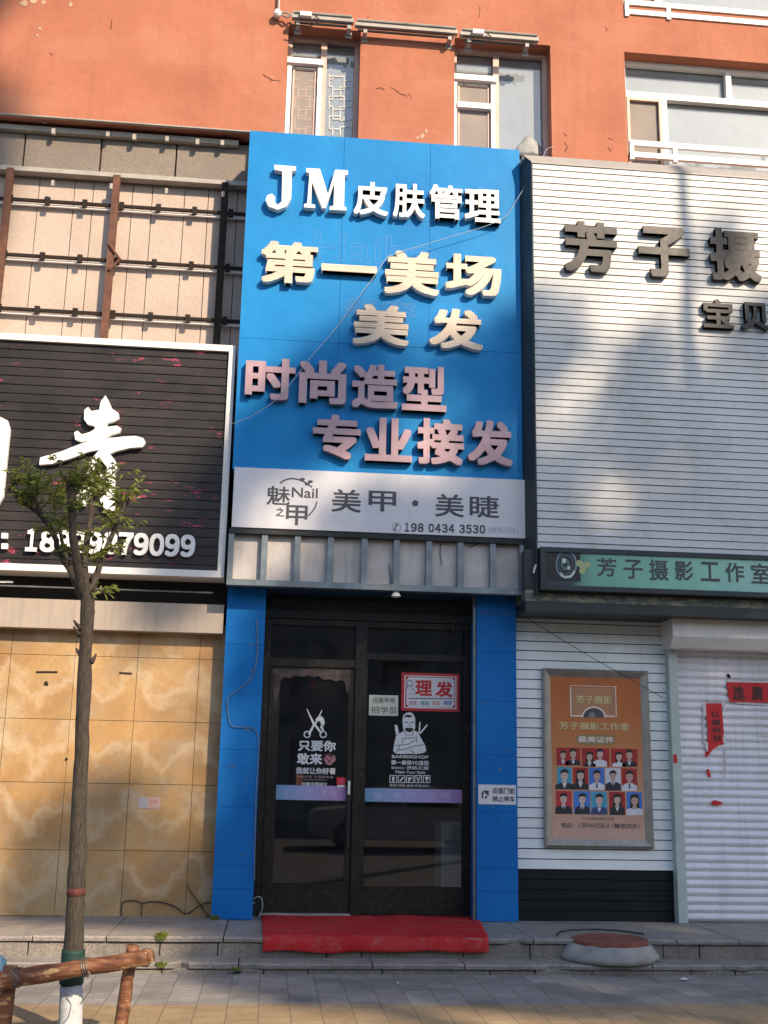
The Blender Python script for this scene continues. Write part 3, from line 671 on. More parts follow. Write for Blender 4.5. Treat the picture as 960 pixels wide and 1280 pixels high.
m.pxpoly(zq([(452, 48), (468, 75), (480, 105), (508, 125), (511, 148), (490, 160), (462, 167), (456, 184), (500, 178), (520, 190), (512, 208), (480, 216), (452, 233), (520, 226), (580, 222), (615, 232), (625, 252), (610, 270), (560, 273), (500, 287), (466, 300), (440, 322), (400, 345), (372, 352), (395, 318), (425, 282), (380, 290), (300, 320), (220, 342), (168, 346), (172, 315), (260, 290), (330, 262), (390, 240), (350, 248), (322, 238), (318, 207), (333, 200), (350, 216), (385, 206), (407, 192), (405, 180), (375, 172), (360, 150), (362, 110), (378, 98), (392, 116), (425, 110), (432, 75)]), Yc, YB + .02)
m.pxpoly(zq([(430, 318), (470, 298), (492, 325), (509, 360), (494, 378), (492, 440), (495, 505), (490, 540), (470, 548), (440, 525), (428, 495), (452, 470), (458, 400), (455, 350), (440, 335)]), Yc - .001, YB + .02)
m.pxpoly(zq([(405, 340), (385, 340), (372, 352), (375, 400), (352, 440), (328, 480), (333, 518), (365, 522), (384, 492), (396, 430), (405, 380)]), Yc - .002, YB + .02)
m.pxpoly(zq([(400, 392), (460, 385), (460, 402), (400, 410)]), Yc - .0015, YB + .02); m.pxpoly(zq([(392, 440), (460, 432), (460, 450), (388, 458)]), Yc - .0005, YB + .02)
obj('brush_character', m, M['white_letter'], bs)
m = MB(); digits(m, '18829879099', 32, 243, 661, 689.5, .036, YB - .015, .04, .035); obj('phone_number', m, M['white_letter'], bs)
m = MB(); m.rect(2, 666, 9, 673, YB - .015, 0, .04); m.rect(2, 679, 9, 686, YB - .015, 0, .04); obj('colon', m, M['white_letter'], bs)
m = MB(); x1 = W(8, 580, Yc).x; z1 = W(4, 520, Yc).z; z0 = W(4, 637, Yc).z; r_ = .12
m.prism([(x1 - .9, z0), (x1 - r_, z0), (x1 - .03, z0 + .05), (x1, z0 + r_), (x1, z1 - r_), (x1 - .03, z1 - .04), (x1 - r_, z1), (x1 - .9, z1)], Yc, YB + .02); obj('emblem', m, M['white_letter'], bs)

# dark gap, beige beam, tiles below
m = MB(); zbt = W(140, 751.5, .05).z; zbb = W(140, 787.5, .05).z
xbe = W(279.5, 770, .05).x
t = thing('fascia_beam', 'beige metal beam under the black sign with dark recess above', 'beam', (-2, .05, zbb))
m.box(-6, xbe, .05, .45, zbb, zbt); obj('beam_sheet', m, M['beam'], t)
m = MB(); m.box(-6, xr + .05, .16, .5, zbt + .001, 3.6); obj('recess', m, M['void'], t)  # near-black box: the shade of the recess is put into its colour
m = MB(); zz_ = W(60, 734, .0).z; m.tube([(-6, .0, zz_), (xr - .1, .0, zz_)], .008, 6); obj('cable', m, M['galv'], t)
for px in (2, 12): p = W(px, 727, -.02); m = MB(); m.box(p.x - .04, p.x + .03, -.03, 0, p.z - .01, p.z + .006); obj('metal_tag', m, M['upvc'], t)
p = W(205, 775, .04)
YT = .20
tw = thing('tiled_wall', 'ochre marbled tile wall with dark joints at lower left', 'wall', (-2, YT, T2))
vx = [W(6, 899, YT).x, W(87.6, 899, YT).x, W(167, 899, YT).x, W(245, 899, YT).x]
tp = (vx[3] - vx[0]) / 3
xsx = [vx[0] - tp * k for k in range(8, 0, -1)] + vx + [vx[3] + tp]
hz = [T2, W(60, 1062, YT).z, W(60, 978, YT).z, W(60, 898.7, YT).z, W(60, 818.6, YT).z, zbb + .1]
m = MB()
for a, b in zip(xsx, xsx[1:]):
    for c, d in zip(hz, hz[1:]):
        m.box(a + .0022, min(b, W(282, 900, YT).x + .1) - .0022, YT + random.uniform(0, .002), YT + .02, c + .0022, d - .0022)
obj('tile', m, M['tile'], tw)
m = MB(); m.box(-6, W(282, 900, YT).x + .1, YT + .006, YT + .2, T2, zbb + .12); obj('joint', m, M['void'], tw)
for q in range(4):
    m = MB()
    if q < 2: splat(m, (58, 83)[q], (855, 949)[q], (4.2, 2.6)[q], 10, 0, 1, YT - .004)
    else: m.line(*((45, 840, 72, 840), (149, 841, 165, 842))[q - 2], .016, YT - .004)
    obj('drill_hole' if q < 2 else 'slot', m, M['dark_rail'], tw)
m = MB(); m.rect(173, 996, 200, 1011, YT - .004, 0, .003); m.rect(174, 997, 184, 1010, YT - .005, 1); m.text('开锁', (187, 1000, 197, 1004), YT - .005, mi=2); obj('faded_sticker', m, [mat('pale_pink_sticker', (.5, .33, .28), .7), M['ink_pale'], M['pink_print']], tw)
t = thing('cable_run', 'loose black cables crossing the foot of the ochre tiled wall', 'cable', (W(200, 1130, YT).x, YT, T2))
m = MB(); m.tube(cr([W(x, y, YT - .015) for x, y in ((152, 1146), (153, 1129), (160, 1126), (170, 1126), (178, 1129), (188, 1127), (203, 1128), (218, 1133), (233, 1142), (246, 1134), (256, 1129), (264, 1128))]), .0045, 6)
m.tube(cr([W(x, y, YT - .02) for x, y in ((234, 1106), (240, 1117), (249, 1129), (255, 1138), (262, 1146))]), .0042, 6); m.tube([W(x, y, YT - .017) for x, y in ((177, 1146), (177, 1130))], .004, 6); obj('cable', m, M['black_cable'], t)

# ------------------------------------------------------------------ blue sign
YS = -.25
xl, xrr = (W(310.6, 162.1, YS).x + W(293, 584, YS).x) / 2, (W(649.4, 188.1, YS).x + W(652.9, 600, YS).x) / 2
zst = W(480, 175, YS).z; zsb = W(480, 592, YS).z - .02
sgn = thing('shop_sign', 'tall blue panel shop sign with five rows of raised characters', 'sign', ((xl + xrr) / 2, YS, zsb))
vx1, vx2 = W(427, 300, YS).x, W(537, 300, YS).x; zh = W(427, 429, YS).z
for (a, b, c, d) in ((xl, vx1, zh, zst), (vx1, vx2, zh, zst), (vx2, xrr, zh, zst), (xl, vx1, zsb, zh), (vx1, xrr, zsb, zh)):
    m = MB(); m.box(a + (.0015 if a != xl else 0), b - (.0015 if b != xrr else 0), YS + random.uniform(0, .002), YS + .01, c + .0015, d - .0015); obj('panel', m, M['blue'], sgn)
m = MB(); m.box(xl, xrr, YS + .011, YGW - .2, zsb, zst - .002); obj('box', m, M['blue_pillar'], sgn)
LD = .075
def chars(text, boxes, mats, off, depth=LD, parent=sgn, Yb=YS, name='raised_character'):
    for ch, bx in zip(text, boxes):
        m = MB(); m.text(ch, bx, Yb - depth, depth - .003, off)
        # rim: side faces get the second material
        for i, f_ in enumerate(m.f):
            ys = [m.v[k][1] for k in f_]
            if max(ys) - min(ys) > .01: m.m[i] = 1 if len(mats) > 1 else 0
        obj(name, m, mats, parent)
m = MB(); m.pxpoly([(343, 206), (370, 208), (370, 213), (365, 214), (364, 248), (358, 258), (347, 262), (336, 258), (332, 250), (334, 244), (340, 242), (344, 246), (343, 252), (347, 256), (352, 252), (353, 214), (343, 212)], YS - LD, YS - .003); obj('raised_character', m, M['white_letter'], sgn)
m = MB(); m.pxpoly([(383, 210), (400, 211), (410, 243), (419, 212), (435, 213), (435, 218), (431, 219), (430, 258), (433, 259), (433, 263), (412, 262), (412, 258), (417, 257), (418, 228), (407, 260), (403, 260), (390, 227), (389, 255), (394, 256), (394, 260), (380, 259), (380, 255), (384, 254), (387, 216), (383, 215)], YS - LD, YS - .003); obj('raised_character', m, M['white_letter'], sgn)
chars('皮肤管理', ((443, 226, 485, 270), (492, 228, 531, 273), (537, 230, 578, 275), (581, 235, 626, 279)), [M['white_letter']], .022)
chars('第一美场', ((327, 300, 396, 356), (402, 329, 471, 342), (481, 312, 549, 370), (557, 316, 627, 371)), [M['led'], M['white_letter']], .03)
chars('美发', ((442, 379, 511, 433), (537, 384, 604, 438)), [M['led'], M['white_letter']], .03)
chars('时尚造型', ((308, 446, 368, 501), (375, 449, 432, 506), (441, 454, 497, 512), (503, 456, 558, 515)), [M['shaded_mauve_letter'], M['rim']], .032)
chars('专业接发', ((392, 517, 450, 575), (457, 521, 515, 578), (522, 522, 580, 582), (585, 524, 641, 583)), [M['shaded_mauve_letter'], M['rim']], .032)
m = MB()
def ghost(txt, bx, wd=.006):
    cu = bpy.data.curves.new('lettering', 'FONT'); cu.body = txt; cu.fill_mode = 'NONE'; cu.resolution_u = 3
    o = bpy.data.objects.new('lettering', cu); COL.objects.link(o)
    me = bpy.data.meshes.new_from_object(o.evaluated_get(bpy.context.evaluated_depsgraph_get()))
    vs = [v.co.copy() for v in me.vertices]; ax, bxx = min(v.x for v in vs), max(v.x for v in vs); ay, by = min(v.y for v in vs), max(v.y for v in vs)
    X0, X1, Z0, Z1 = RC(*bx, YS)
    q = [(X0 + (v.x - ax) / (bxx - ax) * (X1 - X0), Z0 + (v.y - ay) / (by - ay) * (Z1 - Z0)) for v in vs]
    for e in me.edges:
        (a, b), (c, d) = q[e.vertices[0]], q[e.vertices[1]]; l = math.hypot(c - a, d - b) or 1; nx, nz_ = -(d - b) / l * wd / 2, (c - a) / l * wd / 2
        m.face([(a - nx, YS - .0015, b - nz_), (c - nx, YS - .0015, d - nz_), (c + nx, YS - .0015, d + nz_), (a + nx, YS - .0015, b + nz_)])
    bpy.data.objects.remove(o); bpy.data.curves.remove(cu); bpy.data.meshes.remove(me)
ghost('Haibo', (394, 289, 545, 334)); obj('ghost_lettering', m, M['ghost'], sgn); m = MB(); ghost('美容', (430, 372, 520, 402))
obj('ghost_lettering', m, M['ghost'], sgn)
t = thing('loose_string', 'thin pale string trailing diagonally across the blue sign', 'string', (W(500, 320, YS).x, YS - .09, W(500, 320, YS).z))
m = MB(); m.tube(cr([W(x, y, YS - .09) for x, y in ((694, 183), (684, 186), (680, 193), (668, 214), (655, 235), (642, 256), (630, 272), (606, 283), (580, 291), (530, 306), (500, 315), (484, 322), (474, 336), (463, 352), (440, 383), (417, 414), (400, 433), (384, 452), (366, 476), (345, 500), (318, 518), (300, 526), (286, 531))], 4), .0032, 5); obj('string', m, M['white_cable'], t)

# white nail panel
YN = -.275
xn0, xn1 = (W(293.1, 584, YN).x + W(289.5, 657, YN).x) / 2, (W(657.5, 600.3, YN).x + W(659, 672, YN).x) / 2
zn1, zn0 = W(480, 592, YN).z, W(480, 666, YN).z
np_ = thing('nail_salon_panel', 'white printed nail salon panel with floral logo and phone number under the blue sign', 'sign', ((xn0 + xn1) / 2, YN, zn0))
m = MB(); m.box(xn0, xn1, YN, YS - .001 + .04, zn0, zn1); obj('panel', m, M['white_panel'], np_)
m = MB(); Yk = YN - .0015
for ch, bx in zip('美甲美睫', ((415, 611, 451, 641), (461, 613, 495, 640), (544, 617, 580, 647), (587, 619, 624, 648))):
    m = MB(); m.text(ch, bx, Yk, off=.014); obj('printed_character', m, M['ink'], np_)
m = MB(); m.ellipse(519, 629, 4, 4, Yk); obj('printed_dot', m, M['ink'], np_)
m = MB(); m.text('✆', (490, 653, 501, 666), Yk); digits(m, '198 0434 3530', 505.5, 606.5, 653.5, 664.8, .028, Yk, 0, .035); obj('phone_number', m, M['ink'], np_)
m = MB(); m.text('(微电同步)', (610, 658, 648, 669), Yk); obj('small_lettering', m, M['ink_pale'], np_)
m = MB(); m.text('Nail', (365, 609, 397, 623), Yk, off=.012); m.text('魅', (334, 607, 362, 632), Yk, off=.012); m.text('之', (345, 634, 355, 646), Yk, off=.02); m.text('甲', (358, 631, 384, 657), Yk, off=.014)
arc = [(350, 604), (356, 600), (364, 598), (372, 599), (380, 602), (386, 606), (390, 609)]
for a, b in zip(arc, arc[1:]): m.line(*a, *b, .014, Yk)
for px, py in ((378, 599), (384, 605), (388, 602)): m.ellipse(px, py, 3.2, 1.8, Yk - .0005)
arc = [(396, 627), (394, 634), (390, 640), (385, 645)]
for a, b in zip(arc, arc[1:]): m.line(*a, *b, .012, Yk)
obj('logo', m, M['ink'], np_)

# steel frame with blank boards below it
zf1, zf0 = zn0 - .003, W(480, 737.5, YS).z
xf0, xf1 = (W(287, 665, YS).x + W(281.8, 735, YS).x) / 2, W(656.5, 720, YS).x
fr = thing('blank_sign_frame', 'galvanised steel frame holding nine blank weathered boards over the door', 'sign frame', ((xf0 + xf1) / 2, YS, zf0))
m = MB(); m.box(xf0, xf1, YS, YS + .1, zf0, zf0 + .055); m.box(xf0, xf0 + .05, YS + .001, YS + .1, zf0 + .055, zf1 - .05); m.box(xf1 - .05, xf1, YS + .001, YS + .1, zf0 + .055, zf1 - .05)
obj('frame', m, M['galv'], fr)
m = MB(); m.box(xf0, xf1, YS - .012, YS + .1, zf1 - .049, zf1); obj('top_rail', m, M['dark_steel'], fr)
cx = [W(q, 700, YS).x for q in (330, 371.5, 413, 455.5, 496, 536.5, 576, 616.5)]
for c in cx:
    m = MB(); m.box(c - .028, c + .028, YS + .004, YS + .1, zf0 + .055, zf1 - .05); obj('mullion', m, M['galv'], fr)
e = [xf0 + .05] + cx + [xf1 - .05]
for a, b in zip(e, e[1:]):
    m = MB(); q = random.uniform(.06, .075); m.box(a + (.028 if a in cx else 0), b - (.028 if b in cx else 0), YS + q, YS + .11, zf0 + .056, zf1 - .05); obj('board', m, M['fibre'], fr)
m = MB()
for pts in (((551, 676), (550, 692), (552, 706)), ((486, 705), (489, 728), (486, 731)), ((587, 684), (600, 679), (612, 668))):
    for (a, b), (c, d) in zip(pts, pts[1:]): m.line(a, b, c, d, .007, YS + .055)
obj('hanging_thread', m, M['black_cable'], fr)
# soffit behind the frame
sf = thing('sign_soffit', 'dark blue soffit panel under the blank sign frame above the door', 'soffit', (1, 0, zf0 - .05))
m = MB(); m.box(xf0 + .01, xf1 - .01, YS + .111, .9, zf0 + .012, zf0 + .06); obj('soffit_panel', m, mat('dark_blue_soffit', (.012, .05, .11), .5), sf)
p = W(495, 745, YS + .04)
t = thing('bulb_holder', 'tiny white bulb holder hanging under the middle of the blank frame', 'lamp holder', (p.x, YS + .05, zf0 - .001))
m = MB(); m.lathe((p.x, YS + .05, zf0 - .06), [(.015, .0), (.045, .012), (.04, .03), (.016, .06)], 12); obj('holder', m, M['upvc'], t)

# ------------------------------------------------------------------ pillars
zpt = zf0 + .011
pxl0, pxl1 = (W(282.5, 780, 0).x + W(264, 1148, 0).x) / 2, (W(330, 780, 0).x + W(316.5, 1148, 0).x) / 2
pxr0, pxr1 = (W(594.5, 780, 0).x + W(597.5, 1148, 0).x) / 2, (W(645, 780, 0).x + W(648, 1148, 0).x) / 2
pill = []
for k, (a, b) in enumerate(((pxl0, pxl1), (pxr0, pxr1))):
    t = thing('blue_pillar', ['blue panelled pillar on the left of the door next to ochre tiles', 'blue panelled pillar on the right of the door carrying the parking notice'][k], 'pillar', ((a + b) / 2, .1, T2), 'blue pillars flanking the door')
    zs = [T2 + .004] + [W(300, q, 0).z for q in (1111, 1082, 1009, 937, 868, 805)] + [zpt]
    for c, d in zip(zs, zs[1:]):
        m = MB(); q = random.uniform(0, .002); m.box(a, b, q, .5, c + .0012, d - .0012); obj('panel', m, M['blue_pillar'], t)
    sc_ = mat('grey_scuff', (.10, .16, .22), .7)
    for _ in range(10): m = MB(); splat(m, random.uniform(287, 322) + (318 if k else 0), random.uniform(790, 1130), random.uniform(.8, 2), 7, 0, random.uniform(1, 3), -.003); obj('scuff', m, sc_, t)
    if k:
        m = MB(); m.box(a - .028, a - .002, .03, .06, T2 + .01, zpt); obj('edge_strip', m, M['galv'], t)
    pill.append(t)
t = thing('pillar_cable', 'thin grey cable looping down the left blue pillar', 'cable', (W(320, 800, -.02).x, -.02, 1.5))
m = MB(); m.tube(cr([W(x, y, -.015) for x, y in ((321, 775), (322, 810), (319, 835), (312, 850), (298, 862), (286, 872), (284, 880), (288, 905), (300, 909), (315, 910), (322, 918), (323, 940), (320, 1000), (318, 1100))]), .0042, 5)
m.tube(cr([W(x, y, -.01) for x, y in ((317, 1124), (322, 1121), (327, 1124), (328, 1135), (324, 1146))]), .006, 5); obj('cable', m, M['galv'], t)
t = thing('parking_notice', 'white no parking notice with two lines of characters on the right blue pillar', 'notice', (W(620, 1006, -.01).x, -.006, W(620, 1006, -.01).z))
m = MB(); m.rect(598, 980.5, 645, 1006, -.006, 0, .004); o_ = obj('plate', m, M['sign_white'], t)
m = MB(); m.text('店面门前', (615.5, 984.5, 643.5, 992.5), -.0075, off=.02); obj('lettering', m, M['ink'], t); m = MB(); m.text('禁止停车', (615.5, 995, 643.5, 1002.5), -.0075, off=.02); obj('lettering', m, M['ink'], t); m = MB()
m.pxpoly([(602, 991), (605, 988), (611, 988), (611, 995), (608, 993), (605, 990), (604, 994), (604, 998), (602, 998)], -.0075, None); m.pxpoly([(606, 995), (609, 995), (609, 998), (606, 998)], -.0075, None); m.ellipse(609, 991, 2, 2, -.0078)
obj('pictogram', m, M['ink'], t)

# ------------------------------------------------------------------ door
YD = .30
sd = thing('shop_entrance', 'black framed glass shop entrance with fixed side pane and transom between blue pillars', 'entrance', ((pxl1 + pxr0) / 2, YD, T2))
dz0 = T2 + .003
dl, dr = pxl1 + .003, pxr0 - .003
zl = W(480, 777, YD).z
ztr1, ztr0 = W(400, 824, YD).z, W(400, 834, YD).z
xm0, xm1 = W(441, 980, YD).x, W(455, 980, YD).x
xo0 = W(331, 980, YD).x; xo1 = W(581, 980, YD).x
m = MB(); m.box(dl, xo0, YD, YD + .12, dz0, zl); m.box(xo1, dr, YD, YD + .12, dz0, zl); m.box(xo0, xo1, YD, YD + .12, zl - .06, zl); m.box(xm0, xm1, YD - .01, YD + .12, dz0, zl - .06)
m.box(xo0, xm0, YD + .002, YD + .11, ztr0, ztr1); m.box(xm1, xo1, YD + .002, YD + .11, W(520, 826, YD).z, W(520, 836, YD).z * 0 + W(520, 818, YD).z)
obj('frame', m, M['frame_black'], sd)
m = MB(); m.box(dl, dr, YD - .03, YD + .3, zl + .002, zf0 + .01); m.box(dl, dr, YD - .06, YD - .031, W(480, 765, YD).z, W(480, 754, YD).z); obj('lintel', m, M['dark_steel'], sd)
m = MB()
for a, b, c in ((xo0, xm0, ztr1), (xm1, xo1, W(520, 818, YD).z)): m.face([(a, YD + .05, c), (b, YD + .05, c), (b, YD + .05, zl - .06), (a, YD + .05, zl - .06)])
pass; obj('transom_pane', m, M['door_glass'], sd)
# leaf
L0, L1 = xo0 + .006, xm0 - .006; lz0, lz1 = dz0 + .03, ztr0 - .006
lw0, lw1 = W(345.5, 980, YD).x, W(433, 980, YD).x
lg0, lg1 = W(400, 1107, YD).z, W(400, 846, YD).z
m = MB(); m.box(L0, lw0, YD + .015, YD + .075, lz0, lz1); m.box(lw1, L1, YD + .015, YD + .075, lz0, lz1); m.box(lw0, lw1, YD + .016, YD + .075, lz0, lg0); m.box(lw0, lw1, YD + .016, YD + .075, lg1, lz1)
m.box(lw0, lw1, YD + .008, YD + .015, lg0 - .01, lg0 + .012)
leaf = obj('door_leaf', m, M['frame_black'], sd)
m = MB(); m.face([(lw0, YD + .04, lg0), (lw1, YD + .04, lg0), (lw1, YD + .04, lg1), (lw0, YD + .04, lg1)]); obj('pane', m, M['door_glass'], leaf)
m = MB(); hx = W(436, 985, YD).x; m.tube([(hx, YD - .04, W(436, 1060, YD).z), (hx, YD - .04, W(436, 975, YD).z)], .011); m.box(hx - .01, hx + .01, YD - .04, YD + .015, W(436, 1056, YD).z, W(436, 1052, YD).z); m.box(hx - .01, hx + .01, YD - .04, YD + .015, W(436, 985, YD).z, W(436, 981, YD).z); obj('handle', m, M['dark_steel'], leaf)
m = MB(); m.rect(435, 976, 437.5, 993, YD - .054, 0, .003); obj('handle_sticker', m, M['white_print'], leaf)
m = MB(); m.box(xo0, xm0, YD - .05, YD + .06, dz0 - .0, dz0 + .025); obj('threshold', m, M['conc'], sd)
# paper remnants along the head of the leaf
m = MB()
up = [(341, 836.5), (380, 836.8), (420, 837.5), (438, 838)]
lo = [(437, 860), (433, 868), (431, 852), (426, 850), (420, 852), (412, 849), (404, 850), (399, 845), (392, 847), (385, 843), (377, 846), (370, 844), (362, 848), (355, 846), (351, 850), (349, 862), (346, 878), (343, 885), (342, 866)]
m.pxpoly(up + lo, YD + .0135, None)
obj('paper_remnant', m, mat('dingy_paper_remnant', (.075, .06, .056), .9, .6, 14, dirt=.7, dirtcol=(.02, .015, .012)), leaf)
# fixed side pane
m = MB(); sg0, sg1 = W(518, 1110, YD).z, W(518, 826, YD).z
m.box(xm1, xo1, YD + .01, YD + .08, dz0, sg0); m.box(xm1, xo1, YD + .004, YD + .009, sg0 - .012, sg0 + .01); m.box(xo1 - .02, xo1, YD + .01, YD + .08, sg0, sg1); m.box(xm1, xm1 + .012, YD + .01, YD + .08, sg0, sg1)
m.box(xm1 + .02, xo1 - .02, YD + .002, YD + .009, dz0 + .02, dz0 + .04)
sp_ = obj('side_panel', m, M['frame_black'], sd)
m = MB(); m.face([(xm1 + .012, YD + .04, sg0), (xo1 - .02, YD + .04, sg0), (xo1 - .02, YD + .04, sg1), (xm1 + .012, YD + .04, sg1)]); obj('pane', m, M['door_glass'], sp_)
# gradient strips
Yv = YD + .036
grd = [(0, (.17, .38, .60)), (.45, (.36, .36, .62)), (1, (.42, .24, .50))]
for px0, px1, py0, py1, par in ((345, 433, 981, 1001, leaf), (455.5, 579, 985, 1004, sp_)):
    xa, xb, _, _ = RC(px0, py0, px1, py1, Yv)
    m = MB(); m.rect(px0, py0, px1, py1, Yv, 0, .002)
    s_ = (px1 - px0) / 100
    for ch, q, w_ in (('魅', 9, 9), ('美', 29, 9), ('甲', 43, 9), ('·', 56, 2), ('美', 64, 9), ('睫', 78, 9)):
        m.text(ch, (px0 + q * s_, py0 + 5, px0 + (q + w_) * s_, py1 - 5) if ch != '·' else (px0 + q * s_, py0 + 9, px0 + (q + w_) * s_, py0 + 11), Yv - .001, off=.0, mi=1)
    obj('gradient_strip', m, [grad_mat('blue_to_violet_film', grd, xa, xb), mat('pale_violet_print', (.42, .42, .66), .5)], par)
# left leaf decals
m = MB()
def ring(m, px, py, r0, r1, Y, n=20, mi=0):
    for k in range(n):
        a, b = 6.2832 * k / n, 6.2832 * (k + 1) / n
        P_ = [W(px + r * math.cos(q), py + r * math.sin(q), Y) for r, q in ((r0, a), (r0, b), (r1, b), (r1, a))]
        m.face([(p.x, Y, p.z) for p in P_], mi)
m.pxpoly([(383, 885.5), (384, 886), (394, 905), (391.5, 907)], Yv, None); m.pxpoly([(403, 888), (402.3, 887.5), (392, 906), (394.5, 907)], Yv - .0004, None)
m.line(393, 905, 386, 918, .02, Yv - .0006); m.line(393, 905, 402, 917, .02, Yv - .0008)
ring(m, 384, 918, 3.1, 4.6, Yv); ring(m, 404, 918, 3.1, 4.6, Yv)
hair = [(394, 900), (397, 896), (402, 895), (405, 899), (406, 904), (404, 908), (402, 906), (400, 902), (397, 901)]; m.pxpoly(hair, Yv - .001, None); m.pxpoly([(401, 906), (404, 909), (405, 914), (403, 914), (400, 909)], Yv - .0012, None)
m.text('只要你', (373, 925, 419.5, 939.5), Yv, off=.03); m.text('敢来', (371.5, 941, 402.5, 956), Yv, off=.03)
m.text('我就让你好看', (370, 959, 419.5, 968), Yv, off=.02); m.text('创意无限设计', (377, 977.5, 409, 982.5), Yv - .003, off=.02)
obj('window_lettering', m, M['white_print'], leaf)
m = MB(); m.text('专业剪发 不满意免费', (371, 969, 416.5, 973), Yv); m.text('烫染护理造型设计', (379, 973.5, 409, 976), Yv); obj('small_lettering', m, mat('pinkish_print', (.4, .3, .3), .6), leaf)
m = MB(); m.ellipse(411.5, 949, 8, 7.5, Yv + .001, 0, 10); m.pxpoly([(405, 948), (409, 944), (413, 947), (418, 944), (420, 950), (412, 957), (408, 955)], Yv, None, 1); m.line(406, 946, 414, 954, .008, Yv - .001, 0); m.line(416, 946, 410, 953, .008, Yv - .0012, 0)
obj('fist_sticker', m, [mat('dark_maroon_print', (.09, .02, .03), .6), mat('dusty_pink_print', (.36, .18, .20), .6)], leaf)
m = MB(); m.rect(421, 971.5, 432, 981, Yv - .002, 0, .001); m.text('福', (424, 973, 429, 979.5), Yv - .0035, mi=1); m.rect(421.5, 981.2, 431.5, 984, Yv - .003, 2)
obj('red_sticker', m, [M['red_print'], M['pink_print'], M['white_print']], leaf)
m = MB(); m.rect(370, 968, 378, 981.5, Yv + .0015); obj('brown_patch', m, mat('brown_film', (.16, .05, .02), .6), leaf)
m = MB(); m.pxpoly([(391, 851), (396, 857), (391, 863), (386, 857)], YD + .3, YD + .302); tag(obj('red_diamond_paper', m, M['red_print']), 'small red diamond paper hanging inside the glass door', 'decoration')
# barber decal on the side pane
m = MB()
Wh, Bk = 0, 1
m.pxpoly([(503, 900), (504, 894), (508, 891), (513, 890), (517, 893), (519, 898), (519, 910), (517, 915), (512, 919), (507, 917), (504, 912)], Yv, None, Wh)
m.pxpoly([(504, 899), (507, 896), (512, 897), (516, 895), (512, 893.5), (507, 893.5)], Yv - .001, None, Bk)
m.pxpoly([(505.5, 911), (509, 909.5), (511.5, 910), (514, 909.5), (517, 911), (516, 914), (512, 915.5), (508, 914.5)], Yv - .001, None, Bk)
m.line(506, 902.5, 510, 903, .008, Yv - .0011, Bk); m.line(513, 903, 517, 902.5, .008, Yv - .0011, Bk); m.line(511.5, 904, 511.5, 908, .005, Yv - .0012, Bk)
m.pxpoly([(504, 914), (499, 917), (495, 920), (493, 929), (492, 935), (491.5, 939), (495, 942), (503, 942.5), (512, 942), (521, 942.5), (530, 941), (533, 938), (531, 931), (527, 924), (522, 915), (518, 913), (512, 920)], Yv + .0006, None, Wh)
for l in (((505, 914), (509, 920)), ((518, 913), (515, 920)), ((494, 932), (503, 931)), ((503, 931), (511, 930)), ((511, 930), (519, 925)), ((498, 938), (508, 936)), ((508, 936), (519, 932)), ((512, 938), (518, 941)), ((519, 932), (529, 931)), ((503, 923), (503, 929)), ((520, 920), (521, 928)), ((504, 923), (519, 922)), ((495, 940), (500, 933))): m.line(*l[0], *l[1], .006, Yv - .0006 - random.random() * .0003, Bk)
m.pxpoly([(493, 906), (496.5, 906), (499, 917), (495, 919)], Yv + .0012, None, Wh); m.line(525, 902.5, 524, 917, .014, Yv + .001, Wh); m.line(534, 906, 525, 917, .014, Yv + .0013, Wh)
obj('barber_picture', m, [M['white_print'], M['black']], sp_)
m = MB(); m.text('BARBERSHOP', (490, 943.5, 535.5, 948.5), Yv, off=.012); m.text('第一美场YG造型', (489, 950, 536, 956.8), Yv, off=.02); m.text('营业时间:', (489, 958, 506, 961.8), Yv); m.text('09:00-21:00', (508.5, 957.5, 535.5, 962.3), Yv, off=.015); m.text('Make Your Style', (494.5, 963, 531.5, 968.5), Yv, off=.01)
m.text('理发•烫染•接发•形象设计', (487, 980, 537, 984), Yv - .002)
for k in range(5):
    x = 487 + k * 10.4
    m.rect(x, 969, x + 9.2, 978.8, Yv); m.rect(x + .9, 969.9, x + 8.3, 977.9, Yv - .0006, 1)
    if k == 0: m.rect(x + 3.2, 971, x + 6, 977, Yv - .0012); 
    if k == 1: m.line(x + 2.2, 976.5, x + 7, 971.5, .012, Yv - .0012)
    if k == 2: m.pxpoly([(x + 2, 972), (x + 6, 971.5), (x + 7.2, 973), (x + 5, 974), (x + 4.2, 977), (x + 2.6, 977)], Yv - .0012, None)
    if k == 3: m.line(x + 2.4, 971.2, x + 5.2, 977, .008, Yv - .0012); m.line(x + 6.8, 971.2, x + 4, 977, .008, Yv - .0014)
    if k == 4: m.pxpoly([(x + 2, 972), (x + 4, 970.8), (x + 7.2, 971.5), (x + 7.2, 974), (x + 5.4, 974), (x + 5.6, 977), (x + 4, 977), (x + 3.8, 974)], Yv - .0012, None)
obj('window_lettering', m, [M['white_print'], M['black']], sp_)
